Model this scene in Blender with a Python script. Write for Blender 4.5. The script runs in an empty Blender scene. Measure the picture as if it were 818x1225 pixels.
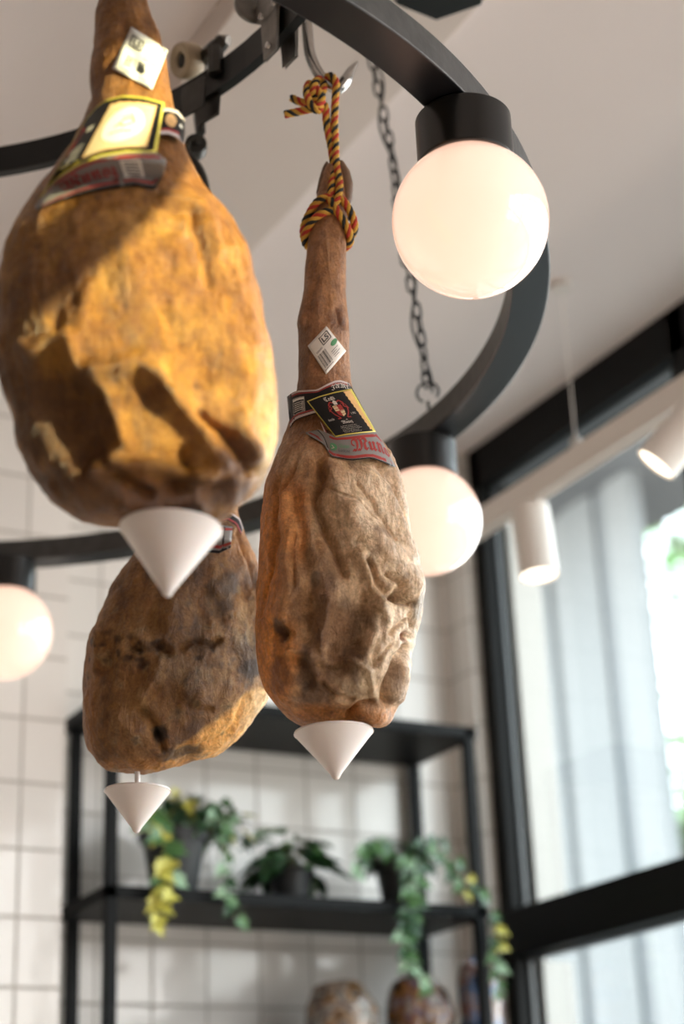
import bpy, bmesh, math, random
import numpy as np
from mathutils import Vector, Matrix
from mathutils.bvhtree import BVHTree
PI = math.pi
rnd = random.Random(7)
SC = bpy.context.scene
COL = SC.collection

# ------------------------------------------------------------------ camera
F = 2100.0; CX, CY = 409.0, 612.5; EYE = np.array([0.0, 0.0, 1.5])
def _r(x, y): return np.array([x - CX, y - CY, F])
_w = _r(-827, 1531); _w = _w / np.linalg.norm(_w)
_v = _r(235, -4700); _v = _v - _w * np.dot(_v, _w); _v = _v / np.linalg.norm(_v)
_b = np.cross(_w, _v)
ROT = np.stack([_b, _w, _v])                       # world = ROT @ camera(right, down, forward)
def wd(x, y): return ROT @ (_r(x, y) / F)
def proj(P):
    c = (np.asarray(P, float) - EYE) @ ROT
    return CX + F * c[..., 0] / c[..., 2], CY + F * c[..., 1] / c[..., 2]
def onX(x, y, X): d = wd(x, y); return EYE + d * X / d[0]
def onY(x, y, Y): d = wd(x, y); return EYE + d * Y / d[1]
def onZ(x, y, Z): d = wd(x, y); return EYE + d * (Z - EYE[2]) / d[2]

cam = bpy.data.cameras.new('camera'); camo = bpy.data.objects.new('camera', cam); COL.objects.link(camo)
m = Matrix.Identity(4)
for i, ax in enumerate((ROT @ [1, 0, 0], ROT @ [0, -1, 0], ROT @ [0, 0, -1])):
    for k in range(3): m[k][i] = ax[k]
m[0][3], m[1][3], m[2][3] = EYE
camo.matrix_world = m
cam.sensor_fit = 'VERTICAL'; cam.sensor_height = 36; cam.sensor_width = 24; cam.lens = F / 1225 * 36
cam.clip_start = .05; cam.clip_end = 200
cam.dof.use_dof = True; cam.dof.focus_distance = 2.33; cam.dof.aperture_fstop = 2.2
SC.camera = camo

# ------------------------------------------------------------------ light and exposure
SC.view_settings.view_transform = 'Standard'; SC.view_settings.look = 'None'
SC.view_settings.gamma = 1; SC.view_settings.exposure = 0.50; SC.view_settings.use_curve_mapping = False
try:
    SC.cycles.use_denoising = True; SC.cycles.max_bounces = 6; SC.cycles.sample_clamp_indirect = 4
    SC.cycles.caustics_reflective = False; SC.cycles.caustics_refractive = False
except Exception: pass
world = bpy.data.worlds.new('world'); SC.world = world; world.use_nodes = True
wn = world.node_tree; bg = wn.nodes['Background']
tc = wn.nodes.new('ShaderNodeTexCoord'); sp = wn.nodes.new('ShaderNodeSeparateXYZ'); cr = wn.nodes.new('ShaderNodeValToRGB')
wn.links.new(tc.outputs['Generated'], sp.inputs[0]); wn.links.new(sp.outputs[2], cr.inputs[0]); wn.links.new(cr.outputs[0], bg.inputs[0])
cr.color_ramp.elements[0].position = 0.0; cr.color_ramp.elements[0].color = (1, .93, .86, 1)
cr.color_ramp.elements[1].position = 0.35; cr.color_ramp.elements[1].color = (.86, .95, 1, 1)
bg.inputs[1].default_value = 5.4
def spot_lamp(name, loc, target, energy, color, size, blend, radius):
    l = bpy.data.lights.new(name, 'SPOT'); l.energy = energy; l.color = color; l.spot_size = size; l.spot_blend = blend
    l.shadow_soft_size = radius
    o = bpy.data.objects.new(name, l); COL.objects.link(o); o.location = loc
    o.rotation_euler = (Vector(target) - Vector(loc)).to_track_quat('-Z', 'Y').to_euler(); return o

# ------------------------------------------------------------------ materials
def mat(name, col, rough=.5, metal=0, spec=.5, coat=0, emis=None, estr=0, noise=None, bump=None, trans=0, sss=0):
    mt = bpy.data.materials.new(name); mt.use_nodes = True; n = mt.node_tree; p = n.nodes['Principled BSDF']
    p.inputs['Base Color'].default_value = (*col, 1); p.inputs['Roughness'].default_value = rough
    p.inputs['Metallic'].default_value = metal; p.inputs['Specular IOR Level'].default_value = spec
    p.inputs['Coat Weight'].default_value = coat; p.inputs['Transmission Weight'].default_value = trans
    if sss: p.inputs['Subsurface Weight'].default_value = sss; p.inputs['Subsurface Radius'].default_value = (.02, .012, .008)
    if emis: p.inputs['Emission Color'].default_value = (*emis, 1); p.inputs['Emission Strength'].default_value = estr
    if noise or bump:
        t = n.nodes.new('ShaderNodeTexCoord')
    if noise:
        sc, amt = noise
        nz = n.nodes.new('ShaderNodeTexNoise'); nz.inputs['Scale'].default_value = sc; nz.inputs['Detail'].default_value = 5
        n.links.new(t.outputs['Object'], nz.inputs['Vector'])
        r = n.nodes.new('ShaderNodeMix'); r.data_type = 'RGBA'
        r.inputs[6].default_value = (*[c * (1 - amt) for c in col], 1); r.inputs[7].default_value = (*[min(1, c * (1 + amt)) for c in col], 1)
        n.links.new(nz.outputs[0], r.inputs[0]); n.links.new(r.outputs[2], p.inputs['Base Color'])
    if bump:
        sc, st = bump
        nz = n.nodes.new('ShaderNodeTexNoise'); nz.inputs['Scale'].default_value = sc; nz.inputs['Detail'].default_value = 6
        n.links.new(t.outputs['Object'], nz.inputs['Vector'])
        b = n.nodes.new('ShaderNodeBump'); b.inputs['Strength'].default_value = st; b.inputs['Distance'].default_value = .004
        n.links.new(nz.outputs[0], b.inputs['Height']); n.links.new(b.outputs[0], p.inputs['Normal'])
    return mt
def tile_mat(name, tint=(.74, .70, .665)):
    mt = bpy.data.materials.new(name); mt.use_nodes = True; n = mt.node_tree; p = n.nodes['Principled BSDF']; L = n.links.new
    uv = n.nodes.new('ShaderNodeUVMap'); sx = n.nodes.new('ShaderNodeSeparateXYZ'); L(uv.outputs[0], sx.inputs[0])
    def M(op, a, b=None):
        q = n.nodes.new('ShaderNodeMath'); q.operation = op
        for i, s in enumerate((a, b)):
            if s is None: continue
            if isinstance(s, (int, float)): q.inputs[i].default_value = s
            else: L(s, q.inputs[i])
        return q.outputs[0]
    ds = []
    for o in (sx.outputs[0], sx.outputs[1]):
        f = M('FRACT', o); ds.append(M('MINIMUM', f, M('SUBTRACT', 1.0, f)))
    d = M('MINIMUM', ds[0], ds[1])
    ms = n.nodes.new('ShaderNodeMapRange'); ms.inputs[1].default_value = .016; ms.inputs[2].default_value = .030; L(d, ms.inputs[0])
    wn_ = n.nodes.new('ShaderNodeTexWhiteNoise'); cb = n.nodes.new('ShaderNodeCombineXYZ')
    L(M('FLOOR', sx.outputs[0]), cb.inputs[0]); L(M('FLOOR', sx.outputs[1]), cb.inputs[1]); L(cb.outputs[0], wn_.inputs['Vector'])
    hv = n.nodes.new('ShaderNodeMix'); hv.data_type = 'RGBA'; L(wn_.outputs['Value'], hv.inputs[0])
    hv.inputs[6].default_value = (*[c * .95 for c in tint], 1); hv.inputs[7].default_value = (*[c * 1.04 for c in tint], 1)
    mx = n.nodes.new('ShaderNodeMix'); mx.data_type = 'RGBA'; L(ms.outputs[0], mx.inputs[0])
    mx.inputs[6].default_value = (.42, .385, .35, 1); L(hv.outputs[2], mx.inputs[7]); L(mx.outputs[2], p.inputs['Base Color'])
    rg = n.nodes.new('ShaderNodeMapRange'); L(ms.outputs[0], rg.inputs[0]); rg.inputs[3].default_value = .8; rg.inputs[4].default_value = .09; L(rg.outputs[0], p.inputs['Roughness'])
    t = n.nodes.new('ShaderNodeTexCoord'); nz = n.nodes.new('ShaderNodeTexNoise'); nz.inputs['Scale'].default_value = 9; L(t.outputs['Object'], nz.inputs['Vector'])
    hh = M('ADD', ms.outputs[0], M('MULTIPLY', nz.outputs[0], .9))
    b = n.nodes.new('ShaderNodeBump'); b.inputs['Strength'].default_value = .5; b.inputs['Distance'].default_value = .003; L(hh, b.inputs['Height']); L(b.outputs[0], p.inputs['Normal'])
    return mt
def ham_mat(name, rough, fine, tint=(1, 1, 1)):
    mt = bpy.data.materials.new(name); mt.use_nodes = True; n = mt.node_tree; p = n.nodes['Principled BSDF']; L = n.links.new
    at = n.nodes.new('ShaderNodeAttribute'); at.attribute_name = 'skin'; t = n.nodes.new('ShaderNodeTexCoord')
    mp = n.nodes.new('ShaderNodeMapping'); mp.inputs['Scale'].default_value = (1, 1, .45); mp.inputs['Rotation'].default_value = (.2, .45, 0)
    L(t.outputs['Object'], mp.inputs[0]); last = at.outputs['Color']
    def noise(sc, det, ro, vec, dist=0.):
        q = n.nodes.new('ShaderNodeTexNoise'); q.inputs['Scale'].default_value = sc; q.inputs['Detail'].default_value = det; q.inputs['Roughness'].default_value = ro; q.inputs['Distortion'].default_value = dist
        L(vec, q.inputs['Vector']); return q.outputs[0]
    def mult(fac, lo, hi, p0, p1):
        nonlocal last
        r = n.nodes.new('ShaderNodeValToRGB'); L(fac, r.inputs[0]); r.color_ramp.elements[0].position = p0; r.color_ramp.elements[0].color = (*lo, 1); r.color_ramp.elements[1].position = p1; r.color_ramp.elements[1].color = (*hi, 1)
        mx = n.nodes.new('ShaderNodeMix'); mx.data_type = 'RGBA'; mx.blend_type = 'MULTIPLY'; mx.inputs[0].default_value = 1; L(last, mx.inputs[6]); L(r.outputs[0], mx.inputs[7]); last = mx.outputs[2]
    na = noise(70, 8, .65, t.outputs['Object'], .4); nb = noise(38, 6, .7, mp.outputs[0], 1.2); nc = noise(260, 4, .6, t.outputs['Object'])
    mult(na, (.68 * tint[0], .60 * tint[1], .52 * tint[2]), (1.16 * tint[0], 1.16 * tint[1], 1.16 * tint[2]), .32, .66)
    mult(nb, (.80, .73, .66), (1.14, 1.14, 1.14), .36, .56); mult(nc, (.80, .78, .76), (1.1, 1.1, 1.1), .35, .6)
    L(last, p.inputs['Base Color'])
    n2 = noise(fine, 9, .72, mp.outputs[0], .6)
    b = n.nodes.new('ShaderNodeBump'); b.inputs['Strength'].default_value = 1.0; b.inputs['Distance'].default_value = .011
    L(n2, b.inputs['Height']); b2 = n.nodes.new('ShaderNodeBump'); b2.inputs['Strength'].default_value = .45; b2.inputs['Distance'].default_value = .0018
    L(nc, b2.inputs['Height']); L(b.outputs[0], b2.inputs['Normal']); L(b2.outputs[0], p.inputs['Normal'])
    rr = n.nodes.new('ShaderNodeMapRange'); L(na, rr.inputs[0]); rr.inputs[3].default_value = rough + .12; rr.inputs[4].default_value = rough - .10
    L(rr.outputs[0], p.inputs['Roughness']); p.inputs['Specular IOR Level'].default_value = .5
    p.inputs['Subsurface Weight'].default_value = .08; p.inputs['Subsurface Radius'].default_value = (.010, .005, .002)
    return mt
M = {}
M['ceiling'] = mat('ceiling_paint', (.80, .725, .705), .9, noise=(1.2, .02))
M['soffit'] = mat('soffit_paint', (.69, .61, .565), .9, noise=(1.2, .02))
M['tile'] = tile_mat('glazed_tile')
M['wall'] = mat('wall_plaster', (.26, .22, .19), .9)
M['floor'] = mat('oak_floor', (.44, .34, .26), .5, noise=(6, .3))
M['frame'] = mat('anthracite_frame', (.005, .0055, .0057), .5, spec=.12, noise=(20, .2))
M['frame_soft'] = mat('frame_gasket', (.05, .055, .06), .35)
M['reveal'] = mat('white_reveal', (.42, .40, .375), .6)
M['shelfmetal'] = mat('black_shelf_metal', (.004, .0045, .005), .5, spec=.12, noise=(30, .2))
M['ring_side'] = mat('ring_brushed_black', (.055, .054, .053), .42, spec=.3, noise=(38, .55), bump=(60, .25))
M['ring_under'] = mat('ring_satin_black', (.005, .006, .008), .30, spec=.5, noise=(25, .25))
M['holder'] = mat('holder_satin_black', (.006, .006, .006), .28, spec=.5)
M['globe'] = mat('opal_glass', (.36, .345, .33), .12, coat=.8, emis=(1, .60, .44), estr=.88)
M['rail'] = mat('rail_black_steel', (.004, .0045, .0042), .38, spec=.3)
M['steel'] = mat('polished_steel', (.46, .44, .42), .22, 1, noise=(40, .2))
M['worn'] = mat('worn_steel', (.20, .185, .17), .36, .9, noise=(50, .4), bump=(60, .3))
M['darkiron'] = mat('dark_iron', (.05, .047, .043), .34, .7, noise=(50, .4))
M['nylon'] = mat('cream_nylon', (.42, .33, .22), .4)
M['chain'] = mat('chain_black', (.012, .012, .012), .35, .5)
M['ham1'] = ham_mat('ham_skin_golden', .36, 42, (.66, .56, .33))
M['ham2'] = ham_mat('ham_skin_tan', .36, 58, (1.06, .95, .78))
M['ham3'] = ham_mat('ham_skin_brown', .38, 50, (1.02, .95, .72))
M['cone'] = mat('white_plastic', (.74, .67, .64), .38, sss=.25, noise=(8, .03))
M['pin'] = mat('clear_pin', (.75, .70, .66), .2)
M['ry'] = mat('rope_yellow', (.66, .36, .045), .75, bump=(900, .6)); M['rr'] = mat('rope_red', (.50, .045, .02), .75, bump=(900, .6)); M['rk'] = mat('rope_black', (.012, .013, .012), .7, bump=(900, .6))
M['hoof'] = mat('hoof_horn', (.16, .085, .045), .5, noise=(60, .4), bump=(90, .5))
M['lab_black'] = mat('label_black', (.006, .0055, .006), .45, spec=.25); M['lab_grey'] = mat('label_grey', (.21, .195, .185), .45)
M['lab_red'] = mat('label_red', (.30, .022, .018), .5); M['lab_yellow'] = mat('label_yellow', (.60, .50, .07), .45)
M['lab_white'] = mat('label_white', (.74, .71, .66), .5, noise=(60, .06)); M['lab_cream'] = mat('label_cream', (.62, .50, .29), .5)
M['lab_kraft'] = mat('label_parchment', (.62, .36, .14), .55, noise=(120, .2)); M['lab_green'] = mat('label_green', (.09, .30, .14), .5)
M['lab_text'] = mat('label_text_pale', (.56, .52, .46), .5); M['lab_dark'] = mat('ink_grey', (.05, .05, .055), .5); M['lab_pink'] = mat('label_pale_grey', (.50, .42, .40), .5)
M['track'] = mat('white_track_paint', (.74, .68, .63), .45)
M['lens'] = mat('lit_lens', (1, .95, .9), .3, emis=(1, .86, .66), estr=2.2)
M['pot'] = mat('black_plastic_pot', (.02, .023, .026), .45); M['soil'] = mat('soil', (.05, .025, .015), .9)
M['leaf_dark'] = mat('leaf_dark', (.022, .075, .025), .38); M['leaf_mid'] = mat('leaf_mid', (.07, .17, .05), .4)
M['leaf_pale'] = mat('leaf_pale', (.27, .42, .26), .4); M['leaf_yellow'] = mat('leaf_yellow', (.56, .52, .09), .45); M['stem'] = mat('vine_stem', (.13, .11, .05), .6)
M['panel'] = mat('outdoor_panel', (.150, .161, .168), .7, noise=(1.0, .06))
M['panel_edge'] = mat('outdoor_panel_joint', (.10, .112, .122), .7, noise=(1.5, .1)); M['panel_mid'] = mat('outdoor_panel_grey', (.125, .136, .143), .7, noise=(1.2, .08))
M['out_slab'] = mat('outdoor_soffit', (.055, .06, .066), .8)
M['tree_a'] = mat('tree_leaf', (.10, .22, .06), .6); M['tree_b'] = mat('tree_leaf_pale', (.25, .38, .20), .6); M['bark'] = mat('bark', (.2, .16, .12), .9)
M['pave'] = mat('pavement', (.16, .16, .155), .9)

# ------------------------------------------------------------------ builders
def mesh_obj(name, verts, faces, mats, parent=None, mi=None, smooth=True, uvs=None):
    me = bpy.data.meshes.new(name); me.from_pydata([tuple(map(float, v)) for v in verts], [], faces)
    for q in (mats if isinstance(mats, (list, tuple)) else [mats]): me.materials.append(q)
    if mi is not None: me.polygons.foreach_set('material_index', mi)
    if smooth: me.polygons.foreach_set('use_smooth', [True] * len(me.polygons))
    if uvs is not None:
        ul = me.uv_layers.new(name='UVMap')
        for p in me.polygons:
            for li in p.loop_indices: ul.data[li].uv = uvs(me.vertices[me.loops[li].vertex_index].co)
    me.update()
    o = bpy.data.objects.new(name, me); COL.objects.link(o)
    if parent is not None: o.parent = parent; o.matrix_parent_inverse = PINV(parent)
    return o
def PINV(p):
    return (Matrix.Translation(p.location) @ p.rotation_euler.to_matrix().to_4x4()).inverted() if p.parent is None else Matrix.Identity(4)
class MB:
    def __init__(s): s.v = []; s.f = []; s.mi = []
    def add(s, v, f, k=0):
        n = len(s.v); s.v += [tuple(map(float, q)) for q in v]; s.f += [tuple(i + n for i in q) for q in f]; s.mi += [k] * len(f); return s
    def box(s, a, b, k=0):
        x0, y0, z0 = a; x1, y1, z1 = b
        return s.add([(x0, y0, z0), (x1, y0, z0), (x1, y1, z0), (x0, y1, z0), (x0, y0, z1), (x1, y0, z1), (x1, y1, z1), (x0, y1, z1)],
                     [(0, 3, 2, 1), (4, 5, 6, 7), (0, 1, 5, 4), (1, 2, 6, 5), (2, 3, 7, 6), (3, 0, 4, 7)], k)
    def tube(s, pts, rad, n=10, k=0, closed=False, cap=True, flat=1.0):
        pts = [Vector(p) for p in pts]; N = len(pts)
        if not hasattr(rad, '__len__'): rad = [rad] * N
        T = []
        for i in range(N):
            a = pts[(i - 1) % N] if closed or i > 0 else pts[i]; b = pts[(i + 1) % N] if closed or i < N - 1 else pts[i]
            T.append((b - a).normalized())
        up = Vector((0, 0, 1)) if abs(T[0].z) < .9 else Vector((1, 0, 0))
        u = T[0].cross(up).normalized(); vs = []
        for i in range(N):
            u = (u - T[i] * u.dot(T[i])).normalized(); w = T[i].cross(u)
            for j in range(n):
                a = 2 * PI * j / n; vs.append(pts[i] + (u * math.cos(a) + w * math.sin(a) * flat) * rad[i])
        fs = []
        for i in range(N if closed else N - 1):
            for j in range(n):
                i2 = (i + 1) % N; fs.append((i * n + j, i * n + (j + 1) % n, i2 * n + (j + 1) % n, i2 * n + j))
        if cap and not closed: fs.append(tuple(range(n))[::-1]); fs.append(tuple((N - 1) * n + j for j in range(n)))
        return s.add(vs, fs, k)
    def lathe(s, prof, center=(0, 0, 0), axis=(0, 0, 1), n=48, k=0, a0=0):
        ax = Vector(axis).normalized(); u = ax.orthogonal().normalized(); w = ax.cross(u); c = Vector(center); vs = []; fs = []
        for r, z in prof:
            for j in range(n):
                a = 2 * PI * j / n + a0; vs.append(c + ax * z + (u * math.cos(a) + w * math.sin(a)) * max(r, 1e-5))
        for i in range(len(prof) - 1):
            for j in range(n): fs.append((i * n + j, i * n + (j + 1) % n, (i + 1) * n + (j + 1) % n, (i + 1) * n + j))
        return s.add(vs, fs, k)
    def build(s, name, mats, parent=None, smooth=True, bevel=0, auto=True, uvs=None):
        o = mesh_obj(name, s.v, s.f, mats, parent, s.mi, smooth, uvs)
        if smooth and auto:
            bm = bmesh.new(); bm.from_mesh(o.data)
            for e in bm.edges:
                if len(e.link_faces) == 2 and e.calc_face_angle(0) > .6: e.smooth = False
            bm.to_mesh(o.data); bm.free()
        if bevel:
            q = o.modifiers.new('bevel', 'BEVEL'); q.width = bevel; q.segments = 2; q.limit_method = 'ANGLE'
        return o
def tag(o, label, cat, group=None):
    o['label'] = label; o['category'] = cat
    if group: o['group'] = group
    return o
def struct(o): o['kind'] = 'structure'; return o
def thing(name, loc, label, cat, group=None):
    o = bpy.data.objects.new(name, None); COL.objects.link(o); o.location = tuple(map(float, loc)); o.empty_display_size = .05
    return tag(o, label, cat, group)

# ------------------------------------------------------------------ room shell
ZC = 3.637; ZB = 3.57; XW = 2.66; YB = 4.10
PX, PZ = .1475, .1535
uvx = lambda co: ((co.x - 2.004) / PX, (co.z - 2.500) / PZ)
uvy = lambda co: ((co.y - 4.06) / PX, (co.z - 2.500) / PZ)
uvb = lambda co: ((co.x - 1.27) / PX, (co.z - 2.495) / PZ)
def quadwall(name, pts, mt, uvs=None): return struct(mesh_obj(name, pts, [(0, 1, 2, 3)], mt, uvs=uvs, smooth=False))
struct(MB().box((-4, -5, -.1), (3.0, 4.3, 0)).build('floor', M['floor'], smooth=False))
o = MB().box((-4, YB, 0), (2.80, YB + .15, 3.8)).build('wall_back', M['tile'], smooth=False, uvs=uvx); struct(o)
o = MB().box((-1.6, 3.83, 0), (1.375, YB, 3.8)).build('wall_left_pier', M['tile'], smooth=False, uvs=uvb); struct(o)
o = MB().box((2.63, 3.975, 0), (2.80, YB, 3.8)).build('wall_right_pier', M['tile'], smooth=False, uvs=uvy); struct(o)
struct(MB().box((-2.6, -5, 0), (-2.5, 4.3, 3.8)).build('wall_left', M['wall'], smooth=False))
struct(MB().box((-4, -3.4, 0), (3.0, -3.3, 3.8)).build('wall_front', M['wall'], smooth=False))
struct(MB().box((-4, -5, ZC), (3.0, 4.3, ZC + .15)).build('ceiling', M['ceiling'], smooth=False))
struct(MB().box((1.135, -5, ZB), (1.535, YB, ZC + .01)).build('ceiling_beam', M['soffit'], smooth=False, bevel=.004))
# the window wall: black frames, glass, everything along Y at X = XW
def framebar(mb, y0, y1, z0, z1, x0=XW, x1=XW + .09): mb.box((x0, y0, z0), (x1, y1, z1))
W = thing('window_1', (XW, 3.5, 0), 'tall black framed shop window beside the tiled pier', 'window'); struct(W)
fr = MB()
framebar(fr, 3.915, 3.975, 0, ZC); framebar(fr, -5, 3.975, 3.505, ZC + .02, XW - .0, XW + .14); framebar(fr, -5, 3.975, 2.158, 2.283, XW - .012)
for y in (2.967, 1.97, .95, -.1, -1.2, -2.3): framebar(fr, y, y + .066, 0, ZC)
fr.build('window_frame', M['frame'], W, smooth=False, bevel=.004)
fr = MB()
for z0, z1 in ((0.1, 2.150), (2.291, 3.497)):
    for y0, y1 in ((3.033, 3.915), (2.036, 2.967)):
        fr.box((XW + .035, y0, z0), (XW + .05, y0 + .012, z1)); fr.box((XW + .035, y1 - .012, z0), (XW + .05, y1, z1)); fr.box((XW + .03, y0, z1 - .0), (XW + .055, y1, z1 + .012))
fr.build('glazing_bead', M['frame_soft'], W, smooth=False)
fr = MB(); fr.box((XW + .065, 3.885, 0), (XW + .16, 3.93, 2.150)); fr.box((XW + .065, 3.885, 2.30), (XW + .16, 3.93, 3.42))
fr.build('pale_reveal', M['reveal'], W, smooth=False)
gm = mat('window_glass', (1, 1, 1), 0.0); n = gm.node_tree; n.nodes.clear()
out = n.nodes.new('ShaderNodeOutputMaterial'); tr = n.nodes.new('ShaderNodeBsdfTransparent'); gl = n.nodes.new('ShaderNodeBsdfGlossy'); mxs = n.nodes.new('ShaderNodeMixShader')
tr.inputs[0].default_value = (.95, .985, .99, 1); gl.inputs['Roughness'].default_value = .02; mxs.inputs[0].default_value = .06
n.links.new(tr.outputs[0], mxs.inputs[1]); n.links.new(gl.outputs[0], mxs.inputs[2]); n.links.new(mxs.outputs[0], out.inputs[0])
for z0, z1 in ((.05, 2.158), (2.283, 3.505)):
    for y0, y1 in ((3.033, 3.915), (2.036, 2.967)):
        MB().box((XW + .040, y0, z0), (XW + .044, y1, z1)).build('glass_pane', gm, W, smooth=False)

# ------------------------------------------------------------------ outdoors
struct(MB().box((3.0, -6, -.3), (14, 16, -.2)).build('ground_pavement', M['pave'], smooth=False))
P = MB(); y = 6.10; k = 0
while y < 12:
    w_ = (.20, .12, .26, .15, .22, .10)[k % 6]; dx = (0, .03, .01, .035, .0, .02)[k % 6]
    P.box((5.0 + dx, y, -.2), (5.07, y + w_, 4.87), (0, 1, 2, 0, 2, 1)[k % 6]); y += w_; k += 1
tag(P.build('facade_panels', [M['panel'], M['panel_edge'], M['panel_mid']], smooth=False), 'pale grey vertically ribbed facade standing outside behind the window', 'facade')
tag(MB().box((4.25, 5.6, 4.86), (5.6, 13, 5.9)).build('canopy_slab', M['out_slab'], smooth=False), 'grey overhanging slab above the ribbed facade outside', 'canopy')
def outdoor_tree(c, R_, n_, label, seed):
    r_ = random.Random(seed); t = thing('street_tree', (c[0], c[1], -.2), label, 'tree')
    b = MB(); b.tube([(c[0], c[1], -.2), (c[0] + .1, c[1], 1.6), (c[0], c[1] + .1, c[2])], [.13, .1, .06], 10)
    for q in range(7):
        a = q * 2.4; b.tube([(c[0], c[1] + .05, c[2] - .8 + q * .15), (c[0] + math.cos(a) * R_ * .7, c[1] + math.sin(a) * R_ * .7, c[2] + r_.uniform(-.5, .8))], [.04, .012], 6)
    b.build('trunk', M['bark'], t)
    f = MB()
    for i in range(n_):
        d = Vector((r_.gauss(0, 1), r_.gauss(0, 1), r_.gauss(0, 1))).normalized() * R_ * r_.random() ** .5
        p = Vector(c) + Vector((d.x, d.y, d.z * 1.25)); a = Vector((r_.gauss(0, 1), r_.gauss(0, 1), r_.gauss(0, .6))).normalized(); b_ = a.orthogonal().normalized(); s = r_.uniform(.06, .13)
        f.add([p - a * s, p - b_ * s * .45 + a * s * .1, p + a * s, p + b_ * s * .45 + a * s * .1], [(0, 1, 2, 3)], 0 if r_.random() < .55 else 1)
    f.build('foliage', [M['tree_a'], M['tree_b']], t, smooth=False)
outdoor_tree(tuple(EYE + wd(838, 650) * 14), 1.1, 1300, 'tall pale green leafy tree outside at the right edge of the window', 3)
outdoor_tree(tuple(EYE + wd(830, 985) * 11.6), .60, 420, 'lower green tree outside just above the window transom', 5)

# ------------------------------------------------------------------ ceiling box
c0 = (onZ(478, 0, 3.45) + onZ(545, 20, 3.45)) / 2
cb = MB(); cc = onZ(528, -14, 3.47)
cb.lathe([(0, 0), (.085, 0), (.09, .01), (.09, ZB - 3.47 + .002)], cc, n=6, a0=.35)
tag(cb.build('ceiling_rose', M['rail'], smooth=False), 'black angular ceiling box on the beam above the chandelier, at the top edge', 'ceiling fixture')

# ------------------------------------------------------------------ chandelier ring
RC = (.541, 2.476); RI, RO, Z0, Z1 = 1.015, 1.074, 2.840, 2.886; RM = (RI + RO) / 2
ch = thing('ring_chandelier', (RC[0], RC[1], Z0), 'large black ring chandelier with opal globe lamps', 'chandelier')
rb = MB(); N = 256
prof = [(RI, Z0), (RI, Z1), (RO, Z1), (RO, Z0)]
vs = []; fs = []; mi = []
for i in range(N):
    a = 2 * PI * i / N
    for r, z in prof: vs.append((RC[0] + r * math.cos(a), RC[1] + r * math.sin(a), z))
for i in range(N):
    for j in range(4):
        i2 = (i + 1) % N; fs.append((i * 4 + j, i * 4 + (j + 1) % 4, i2 * 4 + (j + 1) % 4, i2 * 4 + j)); mi.append(1 if j == 3 else 0)
ro = mesh_obj('ring_frame', vs, fs, [M['ring_side'], M['ring_under']], ch, mi, smooth=False)
bv = ro.modifiers.new('bevel', 'BEVEL'); bv.width = .0025; bv.segments = 2; bv.limit_method = 'ANGLE'; bv.angle_limit = .8
for a, RM in ((-57.9, 1.045), (.6, 1.026), (59.2, 1.03)):
    a = math.radians(a); p = (RC[0] + RM * math.cos(a), RC[1] + RM * math.sin(a))
    h = MB().lathe([(0, Z0 - .001), (.060, Z0 - .001), (.0625, Z0 - .004), (.0625, Z0 - .070), (.061, Z0 - .072), (.058, Z0 - .072), (.057, Z0 - .06), (0, Z0 - .06)], (p[0], p[1], 0), n=64).build('lamp_holder', M['holder'], ch)
    pr = []
    for i in range(41):
        t = -PI / 2 + (PI * .86) * i / 40; pr.append((.1 * math.cos(t), .1 * math.sin(t)))
    MB().lathe(pr, (p[0], p[1], Z0 - .154), n=72).build('globe_shade', M['globe'], h)
# hanging chain + cable
A_ = Vector((1.548, 2.425, 2.925)); B_ = Vector(onZ(446, 62, ZB + .002))
dirv = (B_ - A_).normalized(); sv = dirv.cross(Vector((-.45, -.85, 0))).normalized(); tv = dirv.cross(sv)
eye = MB(); 
eye.tube([A_ + Vector((0, 0, -.045)), A_ + Vector((0, 0, -.03))], .003, 8)
eye.tube([A_ + Vector((0, 0, -.012)) + (sv * math.cos(t) + Vector((0, 0, 1)) * math.sin(t)) * .02 for t in [PI * 1.35 - i * .27 for i in range(19)]], .0026, 8)
sc_ = eye.build('suspension_chain', M['chain'], ch)
def link_mesh(c, d, s):
    pts = []; l, w_ = .0125, .0070
    for i in range(24):
        t = 2 * PI * i / 24; pts.append(c + d * (math.copysign(l * .55, math.sin(t)) + math.sin(t) * (l * .75)) + s * math.cos(t) * w_)
    return MB().tube(pts, .0023, 8, closed=True)
Lc = (B_ - A_).length; pitch = .0262; nl = int(Lc / pitch)
def sway(i): return sv * (.004 * math.sin(i * .45)) + tv * .003 * math.cos(i * .6)
for i in range(nl):
    c = A_ + dirv * (i + .5) * pitch + sway(i); tw = .5 + i * .12 + (PI / 2) * (i % 2)
    s = sv * math.cos(tw) + tv * math.sin(tw)
    link_mesh(c, dirv, s).build('chain_link', M['chain'], sc_, auto=False)
cp = [A_ + dirv * (t * Lc) + sv * (.011 * math.sin(t * 21 + 1.2)) + tv * (.008 * math.cos(t * 21)) for t in [i / 120 for i in range(-2, 121)]]
MB().tube(cp, .0024, 8).build('power_cable', M['chain'], ch, auto=False)

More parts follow.
